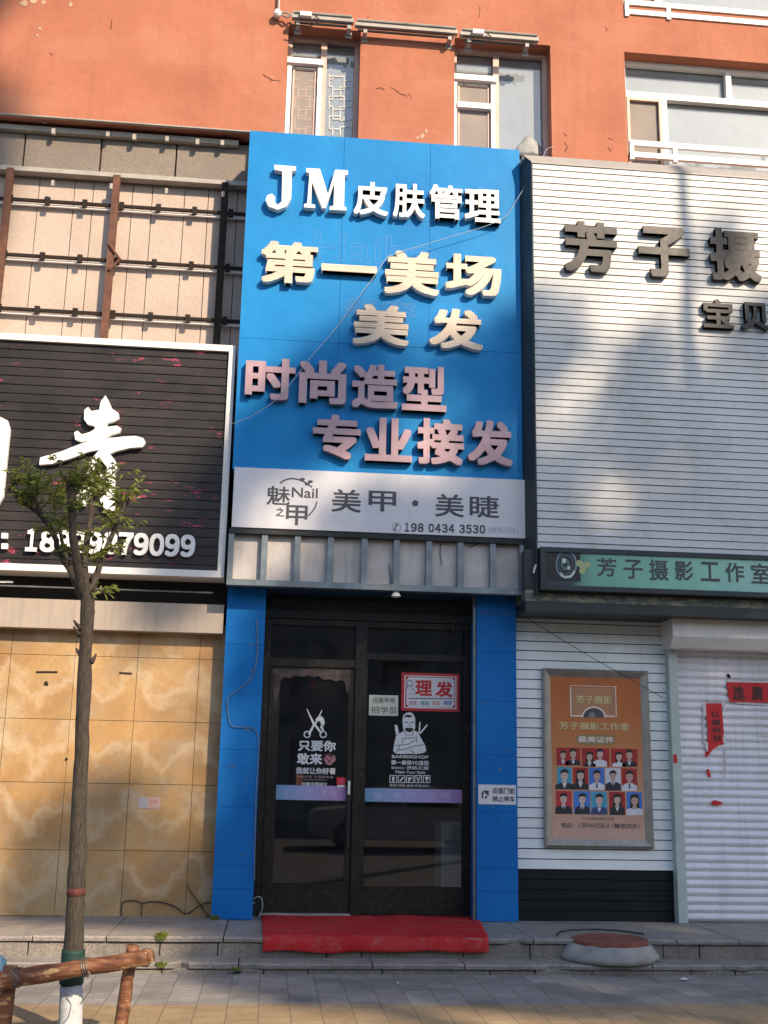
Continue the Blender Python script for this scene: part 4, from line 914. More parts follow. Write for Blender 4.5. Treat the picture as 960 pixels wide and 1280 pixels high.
# hung signs in the side pane
t = thing('haircut_sign', 'red bordered haircut sign with two big red characters behind the door glass', 'sign', (W(538, 890, Yv - .02).x, Yv - .02, W(538, 890, Yv - .02).z))
Yh = Yv - .02
m = MB(); m.rect(502, 840.5, 574, 890, Yh, 0, .012); m.rect(505.5, 844, 570.5, 886.5, Yh - .0008, 1); m.rect(507, 845.3, 569, 885.2, Yh - .0014, 0)
m.pxpoly([(508, 850), (511.5, 846.2), (565, 848), (568, 851), (568, 881), (565, 884.6), (511, 884), (508, 880)], Yh - .002, None, 1); obj('board', m, [M['red_print'], M['sign_white']], t)
m = MB(); m.text('理', (519, 850, 540, 870), Yh - .003, off=.035, mi=0); m.text('发', (544.5, 851.5, 566, 871.5), Yh - .003, off=.035, mi=0)
m.line(510.5, 873, 567, 873.4, .008, Yh - .003, 1)
for tx, x, mi in (('烫发', 511.5, 2), ('焗油', 526, 3), ('染发', 540.5, 4), ('剃须', 555, 5)): m.text(tx, (x, 876, x + 9.5, 881.5), Yh - .003, off=.012, mi=mi)
ring(m, 512.5, 854, 3.2, 4, Yh - .003, 14, 1); m.line(514.5, 858, 517.5, 863.5, .006, Yh - .003, 1); m.line(509.5, 857, 509, 861, .006, Yh - .003, 1); m.line(510, 867.5, 517, 867.6, .004, Yh - .003, 1)
obj('lettering', m, [M['red_print'], M['ink'], M['pink_print'], M['green_print'], M['orange_print'], M['blue_print']], t)
t = thing('recruitment_note', 'cream recruitment note with two lines of dark characters on the side pane', 'notice', (W(480, 894, Yv).x, Yv - .006, W(480, 894, Yv).z))
m = MB(); m.rect(461.5, 868.5, 497.5, 895, Yv - .006, 0, .004); obj('paper', m, M['note_paper'], t)
m = MB(); m.text('招美甲师', (466, 871.5, 493.5, 879.5), Yv - .0075, off=.006); obj('lettering', m, M['ink'], t); m = MB(); m.text('招学员', (464, 883, 496, 892.5), Yv - .0075, off=.004); obj('lettering', m, M['ink'], t)

# interior room
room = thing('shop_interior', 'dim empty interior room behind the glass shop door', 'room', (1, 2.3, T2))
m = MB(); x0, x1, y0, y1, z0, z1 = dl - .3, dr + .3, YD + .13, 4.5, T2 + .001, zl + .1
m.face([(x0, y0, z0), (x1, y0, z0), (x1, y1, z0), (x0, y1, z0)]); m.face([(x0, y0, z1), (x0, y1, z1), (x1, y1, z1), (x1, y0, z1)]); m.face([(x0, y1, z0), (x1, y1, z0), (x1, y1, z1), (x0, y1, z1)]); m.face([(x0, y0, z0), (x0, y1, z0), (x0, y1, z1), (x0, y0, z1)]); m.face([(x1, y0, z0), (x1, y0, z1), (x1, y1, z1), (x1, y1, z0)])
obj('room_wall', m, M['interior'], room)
a = W(552, 1032, 1.0)
t = thing('cabinet', 'pale cabinet standing inside the shop behind the side pane', 'cabinet', (a.x + .25, 1.2, T2))
m = MB(); m.box(a.x, a.x + .5, 1.0, 1.45, T2 + .002, a.z); obj('body', m, M['cabinet'], t)
m = MB(); m.box(a.x - .02, a.x + .52, .98, 1.47, a.z + .001, a.z + .03); obj('top', m, M['cabinet'], t)
m = MB(); m.box(a.x + .02, a.x + .24, .985, .999, T2 + .1, a.z - .05); m.box(a.x + .26, a.x + .48, .985, .999, T2 + .1, a.z - .05); obj('door', m, M['cabinet'], t)

# ------------------------------------------------------------------ right fascia
YR = -.45
xq0 = W(664.5, 240, YR).x; zq1 = W(800, 213, YR).z; zq0 = W(800, 688, YR).z - .02
rs = thing('shop_sign', 'cream slatted photo studio sign with charcoal raised characters and grey cap', 'sign', (xq0 + 2, YR, zq0))
f, g = slats(xq0, 9, zq0, zq1, YR, .0735, .009, .006)
bo = obj('board', f, M['siding'], rs); obj('board_joint', g, M['groove'], bo)
xo_ = xrr + .004; zo_ = zq1 + .118; yo_ = YS + .005
zlow = W(660, 742, YR).z
yc_ = YR + .06
m = MB(); m.face([(xo_, yo_, zlow), (xq0, YR - .008, zlow), (xq0, YR - .008, zq1), (xo_, yo_, zo_)]); m.face([(xq0, YR - .008, zq1), (xo_, yc_, zo_), (xo_, yo_, zo_)]); m.box(xq0, xq0 + .012, YR - .010, YR + .02, zlow, zq1); obj('side_trim', m, M['trim'], rs)
m = MB(); m.face([(xq0, YR - .012, zq1 + .004), (9, YR - .012, zq1 + .004), (9, yc_, zo_), (xo_, yc_, zo_)]); m.face([(xq0, YR - .012, zq1 - .008), (9, YR - .012, zq1 - .008), (9, YR - .012, zq1 + .004), (xq0, YR - .012, zq1 + .004)]); m.box(xo_, 9, yc_ + .001, .13, zo_ - .05, zo_ - .001); obj('top_cap', m, M['cap'], rs)
m = MB(); m.box(xq0 + .02, 9, YR + .035, .12, zlow + .02, zo_ - .06); obj('backing', m, M['void'], rs)
chars('芳子摄影', ((705, 275, 773, 342), (797, 281, 864, 348), (886, 284, 953, 353), (975, 291, 1042, 360)), [M['dark_letter']], .03, .06, rs, YR - .01)
chars('宝贝', ((878, 373, 918, 411), (926, 377, 962, 413)), [M['dark_letter']], .025, .05, rs, YR - .01)

# beam and green sign
YM = -.40
zb1, zb0 = zq0, W(800, 768, YM).z
t = thing('dark_beam', 'dark beam with flaking paint under the green studio sign', 'beam', (4, YM, zb0))
def flake():
    m, tt, b = new_mat('flaking_beam_paint'); v = pos(tt)
    c = ramp(tt, nz(tt, v, 3, 5), [(.3, (.012, .018, .020)), (.7, (.03, .038, .038))])
    a = ramp(tt, nz(tt, pos(tt, (2.2, 1, 5)), 3.0, 9, .75), [(.47, (0, 0, 0)), (.56, (1, 1, 1))])
    s = nd(tt, 'ShaderNodeSeparateXYZ'); tt.links.new(v, s.inputs[0])
    band = mth(tt, 'LESS_THAN', mth(tt, 'ABSOLUTE', mth(tt, 'SUBTRACT', s.outputs[2], W(800, 749, YM).z)), .05)
    c = mixc(tt, mth(tt, 'MULTIPLY', band, .8), c, (.085, .10, .085)); c = mixc(tt, mth(tt, 'MULTIPLY', mth(tt, 'MULTIPLY', a, band), .6), c, (.36, .33, .22))
    tt.links.new(c, b.inputs['Base Color']); b.inputs['Roughness'].default_value = .5; return m
m = MB(); m.box(W(657, 750, YM).x, 9, YM, .12, zb0, zb1 - .001); obj('beam', m, flake(), t)
YK = -.52
xk0 = W(676, 710, YK).x; zk1, zk0 = W(800, 688, YK).z, W(800, 741, YK).z
gs = thing('studio_light_box', 'green studio sign with camera lens picture and dark characters in dark frame', 'sign', (xk0 + 2, YK, zk0))
m = MB(); m.box(xk0, 9, YK, YM - .001, zk0, zk0 + .045); m.box(xk0, 9, YK, YM - .001, zk1 - .045, zk1); m.box(xk0, xk0 + .045, YK, YM - .001, zk0 + .045, zk1 - .045); m.box(9 - .045, 9, YK, YM - .001, zk0 + .045, zk1 - .045); obj('frame', m, M['trim'], gs)
m = MB(); m.box(xk0 + .045, 9 - .045, YK + .018, YM - .001, zk0 + .045, zk1 - .045)
obj('face', m, grad_mat('green_print_face', [(0, (.02, .03, .04)), (.012, (.03, .05, .06)), (.017, (.16, .42, .31)), (.05, (.24, .55, .42)), (.1, (.38, .68, .56)), (.3, (.3, .62, .5)), (1, (.3, .6, .5))], xk0, 9 * 3), gs)
Y_ = YK + .016
m = MB()
m.rect(681, 690, 726, 727, Y_ - .0002, 0)
for r, mi in ((15.5, 1), (13.6, 0), (11.5, 2), (9.5, 0), (6.5, 3), (3.2, 0)):
    m.ellipse(708 - (15.5 - r) * .15, 705.5, r * .85, r * 1.15, Y_ - .0006 - (15.5 - r) * .0001, mi, 24)
m.ellipse(705, 701, 2.6, 3.4, Y_ - .0026, 4); m.ellipse(711, 710, 2, 2.4, Y_ - .0026, 4)
m.pxpoly([(700, 715), (706, 720), (713, 719), (718, 712), (719, 716), (714, 722), (706, 723), (700, 719)], Y_ - .0027, None, 4)
for px, py, r in ((724, 704, 4.5), (729, 708, 5), (735, 706, 4), (728, 714, 4)): m.ellipse(px, py, r, r * .9, Y_ - .0008 - r * .0001, 5)
obj('lens_picture', m, [M['black'], mat('steel_blue_print', (.2, .3, .38)), mat('slate_print', (.06, .09, .12)), mat('teal_print', (.08, .2, .16)), mat('highlight_print', (.6, .66, .6)), mat('flare_print', (.42, .46, .22))], gs)
m = MB()
for ch, bx in zip('芳子摄影工作室', ((746, 697, 771, 721), (779, 699, 804, 724), (811, 699, 836, 726), (843, 701, 867, 726), (875, 702, 900, 727), (906, 703, 931, 728), (938, 704, 963, 730))): m.text(ch, bx, Y_ - .001, off=.016)
obj('lettering', m, M['ink'], gs)
p0 = W(668, 705, YR - .02)
m = MB(); m.pxpoly([(669, 705), (671, 706), (669, 712), (668, 717), (666, 716), (667, 710)], YR - .02, YR - .017); tag(obj('paper_scrap', m, M['torn_paper']), 'curled white paper scrap stuck at the left of the green sign', 'paper scrap')

# ------------------------------------------------------------------ lower right wall
YW = .10
lw = thing('slatted_wall', 'pale slatted wall with black base right of the blue pillar', 'wall', ((pxr1 + W(838, 1000, YW).x) / 2, YW, T2))
xwl, xwr = pxr1 + .004, W(843, 1000, YW).x
zbase = W(740, 1087, YW).z
f, g = slats(xwl, xwr, zbase, zb0 + .05, YW, .0905, .007, .009); bo = obj('board', f, M['siding_low'], lw); obj('board_joint', g, M['groove'], bo)
f, g = slats(xwl, xwr, T2 + .003, zbase - .002, YW + .01, .0905, .005, .006); bo = obj('base_board', f, M['black_base'], lw); obj('base_joint', g, M['void'], bo)
m = MB(); m.box(xwl, xwr, YW + .05, YW + .3, T2, zb0 + .1); obj('backing', m, M['void'], lw)
# poster
YPf = YW - .05
pp = thing('poster_frame', 'framed orange photo studio poster with rows of portrait photos on pale slatted wall', 'poster', (W(750, 1060, YPf).x, YPf, W(750, 1060, YPf).z))
xa = (W(677, 834, YPf).x + W(683, 1058, YPf).x) / 2; xb = (W(808, 838, YPf).x + W(820, 1061, YPf).x) / 2; za, zc = W(745, 837, YPf).z, W(750, 1060, YPf).z; fw = .078
m = MB()
I = [(xa + fw, zc + fw), (xb - fw, zc + fw), (xb - fw, za - fw), (xa + fw, za - fw)]; O = [(xa, zc), (xb, zc), (xb, za), (xa, za)]; Md = [(xa + .02, zc + .02), (xb - .02, zc + .02), (xb - .02, za - .02), (xa + .02, za - .02)]
for k in range(4):
    j = (k + 1) % 4
    m.face([(O[k][0], YPf, O[k][1]), (O[j][0], YPf, O[j][1]), (Md[j][0], YPf - .018, Md[j][1]), (Md[k][0], YPf - .018, Md[k][1])])
    m.face([(Md[k][0], YPf - .018, Md[k][1]), (Md[j][0], YPf - .018, Md[j][1]), (I[j][0], YPf + .022, I[j][1]), (I[k][0], YPf + .022, I[k][1])])
    m.face([(O[k][0], YPf, O[k][1]), (O[k][0], YW - .008, O[k][1]), (O[j][0], YW - .008, O[j][1]), (O[j][0], YPf, O[j][1])])
obj('frame', m, M['alu'], pp)
YQ = YPf + .02
m = MB(); m.prism([(I[0][0] - .01, I[0][1] - .01), (I[1][0] + .01, I[1][1] - .01), (I[2][0] + .01, I[2][1] + .01), (I[3][0] - .01, I[3][1] + .01)], YQ, YQ + .003)
sheet = obj('poster_sheet', m, grad_mat('orange_poster_print', [(0, (.64, .42, .34)), (.25, (.60, .33, .22)), (.5, (.56, .23, .085)), (.8, (.52, .15, .035)), (1, (.47, .13, .03))], zc, za, .35, 2), pp)
def q6(a, b): return 670 + a / 6, 930 + b / 6
m = MB()
BG = {'r': 0, 'b': 1, 't': 2, 'w': 3, 'd': 4}
SK, HA, DK, SH, RD = 5, 6, 7, 8, 9
def head(m, cx, top, h, long=False, hat=False, suit=DK, tie=None, wd=1.0, Y=YQ - .002, bow=False):
    """printed head and shoulders, h = head height in px"""
    bot = m._bot; cx += random.uniform(-.5, .5); h *= random.uniform(.92, 1.06); SK = random.choice((5, 11)); wd *= random.uniform(.92, 1.08)
    m.pxpoly([(cx - h * .78 * wd, bot), (cx - h * .74 * wd, top + h * 1.42), (cx - h * .3, top + h * 1.2), (cx + h * .3, top + h * 1.2), (cx + h * .74 * wd, top + h * 1.42), (cx + h * .78 * wd, bot)], Y, None, suit)
    m.pxpoly([(cx - h * .24, top + h * 1.18), (cx + h * .24, top + h * 1.18), (cx, min(bot, top + h * 1.75))], Y - .0002, None, SH)
    if tie is not None: m.pxpoly([(cx - h * .06, top + h * 1.25), (cx + h * .06, top + h * 1.25), (cx + h * .08, min(bot, top + h * 1.7)), (cx - h * .08, min(bot, top + h * 1.7))], Y - .0004, None, tie)
    if bow: m.pxpoly([(cx - h * .16, top + h * 1.22), (cx, top + h * 1.28), (cx + h * .16, top + h * 1.22), (cx + h * .16, top + h * 1.36), (cx, top + h * 1.3), (cx - h * .16, top + h * 1.36)], Y - .0005, None, DK)
    if long: m.pxpoly([(cx - h * .42, top + h * .4), (cx - h * .36, top + h * .05), (cx, top - h * .05), (cx + h * .36, top + h * .05), (cx + h * .42, top + h * .4), (cx + h * .42, top + h * 1.3), (cx - h * .42, top + h * 1.3)], Y - .0001, None, HA)
    m.pxpoly([(cx - h * .13, top + h * .9), (cx + h * .13, top + h * .9), (cx + h * .16, top + h * 1.24), (cx - h * .16, top + h * 1.24)], Y - .0006, None, SK)
    m.ellipse(cx, top + h * .58, h * .33, h * .44, Y - .0007, SK, 14)
    m.pxpoly([(cx - h * .37, top + h * .5), (cx - h * .36, top + h * .15), (cx - h * .1, top - h * .03), (cx + h * .2, top), (cx + h * .37, top + h * .2), (cx + h * .36, top + h * .5), (cx + h * .26, top + h * .32), (cx - h * .05, top + h * .28), (cx - h * .27, top + h * .36)], Y - .0009, None, HA)
    m.line(cx - h * .2, top + h * .55, cx - h * .08, top + h * .55, .0035, Y - .001, HA); m.line(cx + h * .08, top + h * .55, cx + h * .2, top + h * .55, .0035, Y - .001, HA); m.line(cx - h * .09, top + h * .83, cx + h * .09, top + h * .83, .003, Y - .001, RD)
def cell(a, b, c, d, bg):
    x0, y0 = q6(a, b); x1, y1 = q6(c, d); m.rect(x0, y0, x1, y1, YQ - .001, BG[bg]); m._bot = y1 - .1; return x0, y0, x1, y1
x0, y0, x1, y1 = cell(152, 25, 333, 160, 'd'); head(m, x0 + 8.5, y0 + 4, 10, suit=RD); head(m, x0 + 21, y0 + 1.5, 11, bow=True)
x0, y0, x1, y1 = cell(342, 28, 552, 170, 'd'); head(m, x0 + 10, y0 + 5, 11, long=True); head(m, x0 + 23, y0 + 1.5, 12, suit=SH)
x0, y0, x1, y1 = cell(562, 33, 765, 172, 'd'); head(m, x0 + 10.5, y0 + 4.5, 10.5, suit=SH, long=True); head(m, x0 + 23, y0 + 1.5, 11.5, bow=True)
for (a, b, c, d, bg), kw in (((158, 172, 270, 340, 't'), dict(suit=DK)), ((278, 175, 393, 342, 'd'), dict(long=True)), ((397, 178, 515, 345, 'b'), dict(suit=SH, tie=DK)), ((518, 180, 638, 350, 'w'), dict(tie=DK)), ((640, 182, 762, 352, 'd'), dict(suit=SH, tie=DK)),
                             ((147, 350, 270, 525, 'r'), dict(tie=DK)), ((282, 352, 408, 527, 'b'), dict(tie=DK)), ((412, 355, 535, 530, 't'), dict(suit=10, bow=True)), ((547, 358, 672, 533, 'd'), dict(bow=True, long=True)), ((678, 360, 800, 535, 'b'), dict(suit=SH, bow=True, long=True))):
    x0, y0, x1, y1 = cell(a, b, c, d, bg); head(m, (x0 + x1) / 2, y0 + 3, 13, **kw)
obj('portrait_photos', m, [mat('photo_red', (.50, .035, .035)), mat('photo_blue', (.05, .18, .55)), mat('photo_teal', (.06, .32, .46)), mat('photo_white', (.62, .62, .66)), mat('photo_dark_red', (.36, .02, .02)),
                           mat('printed_skin', (.60, .42, .36)), mat('printed_hair', (.012, .011, .012)), mat('printed_suit', (.02, .021, .028)), mat('printed_shirt', (.66, .66, .70)), mat('printed_maroon', (.28, .02, .05)), mat('printed_navy', (.04, .06, .16)), mat('printed_tan_skin', (.52, .34, .27))], sheet)
def q3(a, b): return 670 + a / 6, 830 + b / 6
m = MB(); Yt = YQ - .0015
for a, b, c, d in ((254, 159, 606, 173), (254, 173, 268, 394), (592, 173, 606, 396), (268, 382, 345, 395), (525, 386, 592, 398)):
    m.rect(*q3(a, b), *q3(c, d), Yt - .0006, 2)
m.rect(*q3(267, 172), *q3(593, 384), Yt, 3)
PL = [M['gold'], M['ink'], mat('cream_print', (.80, .70, .60)), mat('copper_print', (.46, .22, .11)), mat('grey_lens_print', (.22, .2, .2)), mat('bronze_print', (.28, .19, .09))]
m.text('芳子摄影', (*q3(304, 241), *q3(574, 306)), Yt - .0008, off=.012, mi=5); m.text('芳子摄影', (*q3(300, 235), *q3(570, 300)), Yt - .002, off=.012, mi=0)
m.ellipse(*q3(433, 400), 15, 13.5, Yt - .0014, 2, 20, 180, 360); m.ellipse(*q3(433, 400), 13.2, 11.8, Yt - .002, 1, 20, 180, 360); m.ellipse(*q3(420, 385), 4, 4, Yt - .0024, 4, 12)
obj('printed_emblem', m, PL, sheet); m = MB()
m.text('芳子摄影工作室', (*q3(178, 437), *q3(703, 505)), Yt, off=.012, mi=5); m.text('芳子摄影工作室', (*q3(175, 432), *q3(700, 500)), Yt - .0012, off=.012, mi=0); obj('printed_title', m, PL, sheet); m = MB()
x0, y0 = q3(298, 527); x1, y1 = q3(597, 605); r_ = (y1 - y0) / 2
m.pxpoly([(x0 + r_ + r_ * math.cos(rad(a)), y0 + r_ + r_ * math.sin(rad(a))) for a in range(90, 271, 20)] + [(x1 - r_ + r_ * math.cos(rad(a)), y1 - r_ + r_ * math.sin(rad(a))) for a in range(-90, 91, 20)], Yt, None, 5)
m.text('最美证件', (*q3(315, 540), *q3(585, 592)), Yt - .001, off=.014, mi=2)
obj('printed_slogan', m, PL, sheet); m = MB()
m.text('专业拍摄各类证件照', (*q6(348, 548), *q6(585, 572)), Yt, mi=1); obj('printed_note', m, PL, sheet); m = MB(); m.text('电话：', (*q6(190, 590), *q6(285, 628)), Yt, off=.012, mi=1); n_ = len(m.m); digits(m, '13944425616', q6(318, 0)[0], q6(552, 0)[0], q6(0, 591)[1], q6(0, 627)[1], .02, Yt, 0, .02); m.m[n_:] = [1] * (len(m.m) - n_); m.text('（微信同步）', (*q6(572, 594), *q6(778, 638)), Yt, off=.012, mi=1)
obj('printed_phone_number', m, PL, sheet)

# shutter
t = sh = thing('roller_shutter', 'closed white roller shutter with housing and pale side post', 'shutter', (W(900, 1155, .05).x, .05, T2))
YH = -.22
xh = W(841, 790, YH).x; zh1, zh0 = W(900, 768, YH).z, W(900, 797, YH).z
m = MB(); poly = [(YH, zh0), (YH, zh1), (.12, zh1), (.12, zh0 - .1), (YH + .08, zh0 - .1)]
n = 0
for xx in (xh, 9): m.v += [(xx, a, b) for a, b in poly]
k = len(poly); m.f += [tuple(range(k))[::-1], tuple(range(k, 2 * k))] + [(i, (i + 1) % k, k + (i + 1) % k, k + i) for i in range(k)]; m.m += [0] * (k + 2)
obj('housing', m, M['white_metal'], sh)
xp0, xp1 = (W(835, 830, .0).x + W(850, 1150, .0).x) / 2, (W(846, 830, .0).x + W(861, 1150, .0).x) / 2
m = MB(); m.box(xp0, xp1, .0, .15, T2 + .002, zh0 - .0); obj('side_post', m, M['post'], sh)
m = MB(); pitch = .0735; zz0, zz1 = T2 + .012, zh0; x0, x1 = xp1 + .001, 9; nz_ = int((zz1 - zz0) / pitch) * 8
for k in range(nz_ + 1):
    z = zz0 + k * pitch / 8; ph = (k % 8) / 8; y = .085 - .016 * math.sin(math.pi * min(1, ph / .8)) if ph < .8 else .09
    m.v += [(x0, y, z), (x1, y, z)]
for k in range(nz_): a = 2 * k; m.f.append((a, a + 1, a + 3, a + 2)); m.m.append(0)
obj('curtain', m, M['shutter'], sh)
m = MB(); m.box(x0, x1, .06, .11, T2 + .002, T2 + .012); obj('bottom_bar', m, M['galv'], sh)
m = MB(); m.rect(841.5, 943, 846.5, 954, -.003, 0, .002); obj('red_sticker', m, M['red_paper'], sh)
YX = .062
def paper(name, label, poly, bits=(), texts=()):
    t = thing(name, label, 'paper banner', (W(*poly[0], YX).x, YX, W(*poly[0], YX).z))
    m = MB(); m.pxpoly(poly, YX, YX + .002); obj('sheet', m, M['red_paper'], t)
    m = MB()
    for b in bits: m.pxpoly(b, YX - .0015, YX, 0)
    if bits: obj('torn_edge', m, M['torn_paper'], t)
    m = MB()
    for tx, bx in texts: m.text(tx, bx, YX - .002, off=.018)
    if texts: obj('lettering', m, M['black'], t)
paper('red_couplet', 'horizontal red paper banner with black brush characters on the shutter', [(908, 852), (930, 852), (960, 853), (1010, 855), (1010, 880), (960, 878.5), (935, 878), (912, 877.5), (910, 868)], [[(909, 850), (935, 851.5), (960, 851.5), (960, 853.5), (930, 853), (908, 852.5)], [(920, 878), (945, 879), (960, 880), (960, 881.5), (940, 880.5), (922, 879.5)]], [('進', (915.5, 857, 931.5, 875.5)), ('廣', (939, 857, 954, 876)), ('財', (966, 858, 982, 877)), ('源', (990, 858, 1004, 878))])
paper('red_couplet', 'torn vertical red paper strip with four black characters on the shutter', [(882, 879), (902, 879), (904, 905), (906, 930), (898, 932), (890, 938), (885, 945), (883, 940), (885, 915), (883, 895)], [[(878, 880), (882, 879), (883, 893), (880, 898)], [(904, 879), (908, 880), (906, 890), (904, 888)], [(881, 926), (885, 928), (885, 940), (882, 936)], [(904, 918), (908, 922), (906, 930), (904, 928)]], [('以', (889, 889, 900, 897)), ('诚', (889, 899, 901, 907)), ('招', (890, 909, 901, 916)), ('益', (891, 918, 902, 926))])
for k, (poly, lb) in enumerate((([(881, 940), (885, 941), (884, 947), (882, 946)], 'small red paper shred just under the torn vertical strip'), ([(883, 962), (886, 961), (889, 971), (886, 972), (884, 968)], 'narrow red paper shred hanging lower on the white shutter'), ([(889, 1002), (893, 1000), (901, 1002), (904, 1005), (897, 1007), (890, 1006)], 'flat red paper scrap lowest on the shutter'), ([(878, 890), (880, 889), (881, 930), (879, 932)], 'thin dirty strip of dried glue left of the vertical red paper'), ([(905, 935), (907, 936), (907, 972), (906, 973)], 'thin glue trace below the right of the vertical red paper'), ([(951, 918), (960, 917), (966, 919), (955, 921)], 'white shred of torn paper at the right on the shutter'), ([(908, 843), (911, 842), (914, 846), (912, 848), (909, 846)], 'dark tape scrap above the horizontal red banner'))):
    m = MB(); m.pxpoly(poly, YX, YX + .002)
    tag(obj('paper_scrap', m, [M['red_paper'], M['red_paper'], M['red_paper'], M['fibre'], M['fibre'], M['torn_paper'], M['dark_rail']][k]), lb, 'paper scrap')
t = thing('overhead_wire', 'slack dark wires crossing from the beam over the pale slatted wall', 'wire', (W(700, 790, -.15).x, -.15, W(700, 790, -.15).z))
m = MB(); m.tube([W(x, y, -.3) for x, y in ((722, 731), (690, 748), (660, 762), (640, 768), (600, 766))], .004, 5); m.tube([W(x, y, -.04) for x, y in ((652, 768), (690, 792), (740, 822), (790, 850), (828, 872))], .003, 5)
m.tube(cr([W(x, y, YD - .08) for x, y in ((613, 752), (600, 761), (582, 765), (570, 768), (566, 778), (567, 790))]), .007, 6)
obj('wire', m, M['black_cable'], t)

# ------------------------------------------------------------------ mat, cover, weeds
t = thing('door_mat', 'red carpet mat draped over the platform edge before the door', 'mat', (WZ(465, 1160, T2).x, -.6, T2))
bl, brr = WZ(326, 1138, T2), WZ(592, 1139, T2); fl, frr = WZ(329, 1169, T2), WZ(600, 1166, T2)
m = MB(); nu, nv = 60, 26
prof = []
for j in range(nv + 1):
    v = j / nv
    if v < .8: prof.append((v / .8, 0, 0))
    else: prof.append((1, (v - .8) / .2, 1))
for i in range(nu + 1):
    u = i / nu
    for (d, h, e) in prof:
        a = bl.lerp(fl, d); b = brr.lerp(frr, d); p = a.lerp(b, u)
        edge = .012 * mnoise.noise(Vector((u * 6, d * 4, 1)))
        if h == 0:
            y = bl.y + (YP - .02 - bl.y) * d + .012 * mnoise.noise(Vector((u * 5, 9, 1))) * (1 if d < .05 else .3)
            z = T2 + .014 + .008 * mnoise.noise(Vector((u * 7, d * 3, 4))) + .006 * mnoise.noise(Vector((u * 20, d * 9, 2)))
            if d > .9: z -= .012 * ((d - .9) / .1) ** 2
            m.v.append((p.x + edge * .5, y, z))
        else:
            ang = h * math.pi / 2
            y = YP - .02 - .022 * math.sin(min(ang * 1.6, math.pi / 2)) - .012 * mnoise.noise(Vector((u * 9, h * 2, 7)))
            z = T2 + .006 - h * (.105 + .02 * mnoise.noise(Vector((u * 5, 3, 3)))) + .010 * mnoise.noise(Vector((u * 7, 3, 4)))
            m.v.append((p.x + edge * .5, y, z))
for i in range(nu):
    for j in range(nv):
        a = i * (nv + 1) + j; m.f.append((a, a + 1, a + nv + 2, a + nv + 1)); m.m.append(0)
mo = obj('carpet', m, M['carpet'], t, True)
so_ = mo.modifiers.new('thickness', 'SOLIDIFY'); so_.thickness = .009; so_.offset = -1
c = WZ(760, 1166, T2 + .05); cY = YP + .0
t = thing('manhole_cover', 'brick red round cover on rough concrete collar set into the step edge', 'manhole', (c.x, cY, T1))
m = MB(); prof = [(.385, 0), (.385, .035), (.365, .075), (.34, .105), (.325, .115), (.1, .115)]
m.lathe((c.x, cY, T1 + .002), prof, 48); m.v = [(a + .035 * mnoise.noise(Vector((a * 6, b * 6, c_ * 9))), b + .035 * mnoise.noise(Vector((a * 7 + 5, b * 7, c_ * 9))), c_ + .008 * mnoise.noise(Vector((a * 15, b * 15, 2))) * (1 if c_ > T1 + .01 else 0)) for a, b, c_ in m.v]
obj('concrete_collar', m, M['conc'], t, True)
m = MB(); m.lathe((c.x + .02, cY + .02, T1 + .112), [(.30, 0), (.305, .006), (.305, .034), (.297, .040), (.27, .040), (.26, .036), (.1, .036)], 48); obj('cover_disc', m, M['cover'], t)
m = MB()
for k in range(9):
    a0 = 20 + k * 17; m.tube([(c.x + (.38 + .02 * random.random()) * math.cos(rad(a0 + q * 6)), cY + .06 + (.4 + .02 * random.random()) * math.sin(rad(a0 + q * 6)), T2 + .012 + .006 * random.random()) for q in range(4)], .007, 5)
obj('broken_seal', m, M['dark_steel'], t)

def weed(c, h, n, label):
    t = thing('weed', label, 'weed', c)
    m = MB()
    for k in range(n):
        a = random.uniform(0, 6.28); l = h * random.uniform(.5, 1.1); sp = random.uniform(.3, 1.1)
        b = Vector(c) + Vector((random.uniform(-.03, .03), random.uniform(-.02, .02), 0)); d = Vector((math.cos(a) * sp, math.sin(a) * sp * .6, 1)).normalized(); s = d.cross(Vector((0, 1, 0.2))).normalized() * .0055
        mid = b + d * l * .6; e = b + d * l + Vector((0, 0, -.2 * l * sp))
        m.face([b - s * .4, b + s * .4, mid + s, mid - s]); m.face([mid - s, mid + s, e + s * .1, e - s * .1])
    obj('foliage', m, M['leaf'], t)
p = WZ(200, 1174, T2); weed((p.x, YP - .02, T2 - .02), .075, 110, 'leafy green weed growing from the step joint beside the log barrier')
p = WZ(268, 1151, T2); weed((p.x, -.03, T2 + .001), .06, 50, 'small weed at the foot of the left blue pillar')
p = WZ(206, 1196, T1); weed((p.x, YL + .0, T1 - .03), .06, 45, 'low weed in the broken lower step beside the log end')
p = WZ(297, 1207, G); weed((p.x, YL - .01, T1 - .05), .04, 14, 'tiny weed tuft in the chipped lower step left of the red mat')
for (px, py, s, lb, mm) in ((297, 1216.5, .035, 'small dark pebble of litter at the foot of the lower step', 'black'), (855, 1225, .045, 'white paper litter on the pavement at right', 'torn_paper'), (700, 1216, .03, 'white litter fleck against the lower step below the manhole', 'torn_paper'), (497, 1229, .018, 'tiny white litter fleck on grey pavers in front of the mat', 'torn_paper')):
    p = WZ(px, py, G + .005); m = MB()
    m.lathe((p.x, p.y, G + .001), [(s, 0), (s * .8, s * .2), (s * .4, s * .4)], 7); m.v = [(p.x + (a - p.x) * random.uniform(.3, 1.2), p.y + (b - p.y) * random.uniform(.3, .9), c_ + random.uniform(0, .01)) for a, b, c_ in m.v]
    tag(obj('litter', m, M[mm]), lb, 'litter')

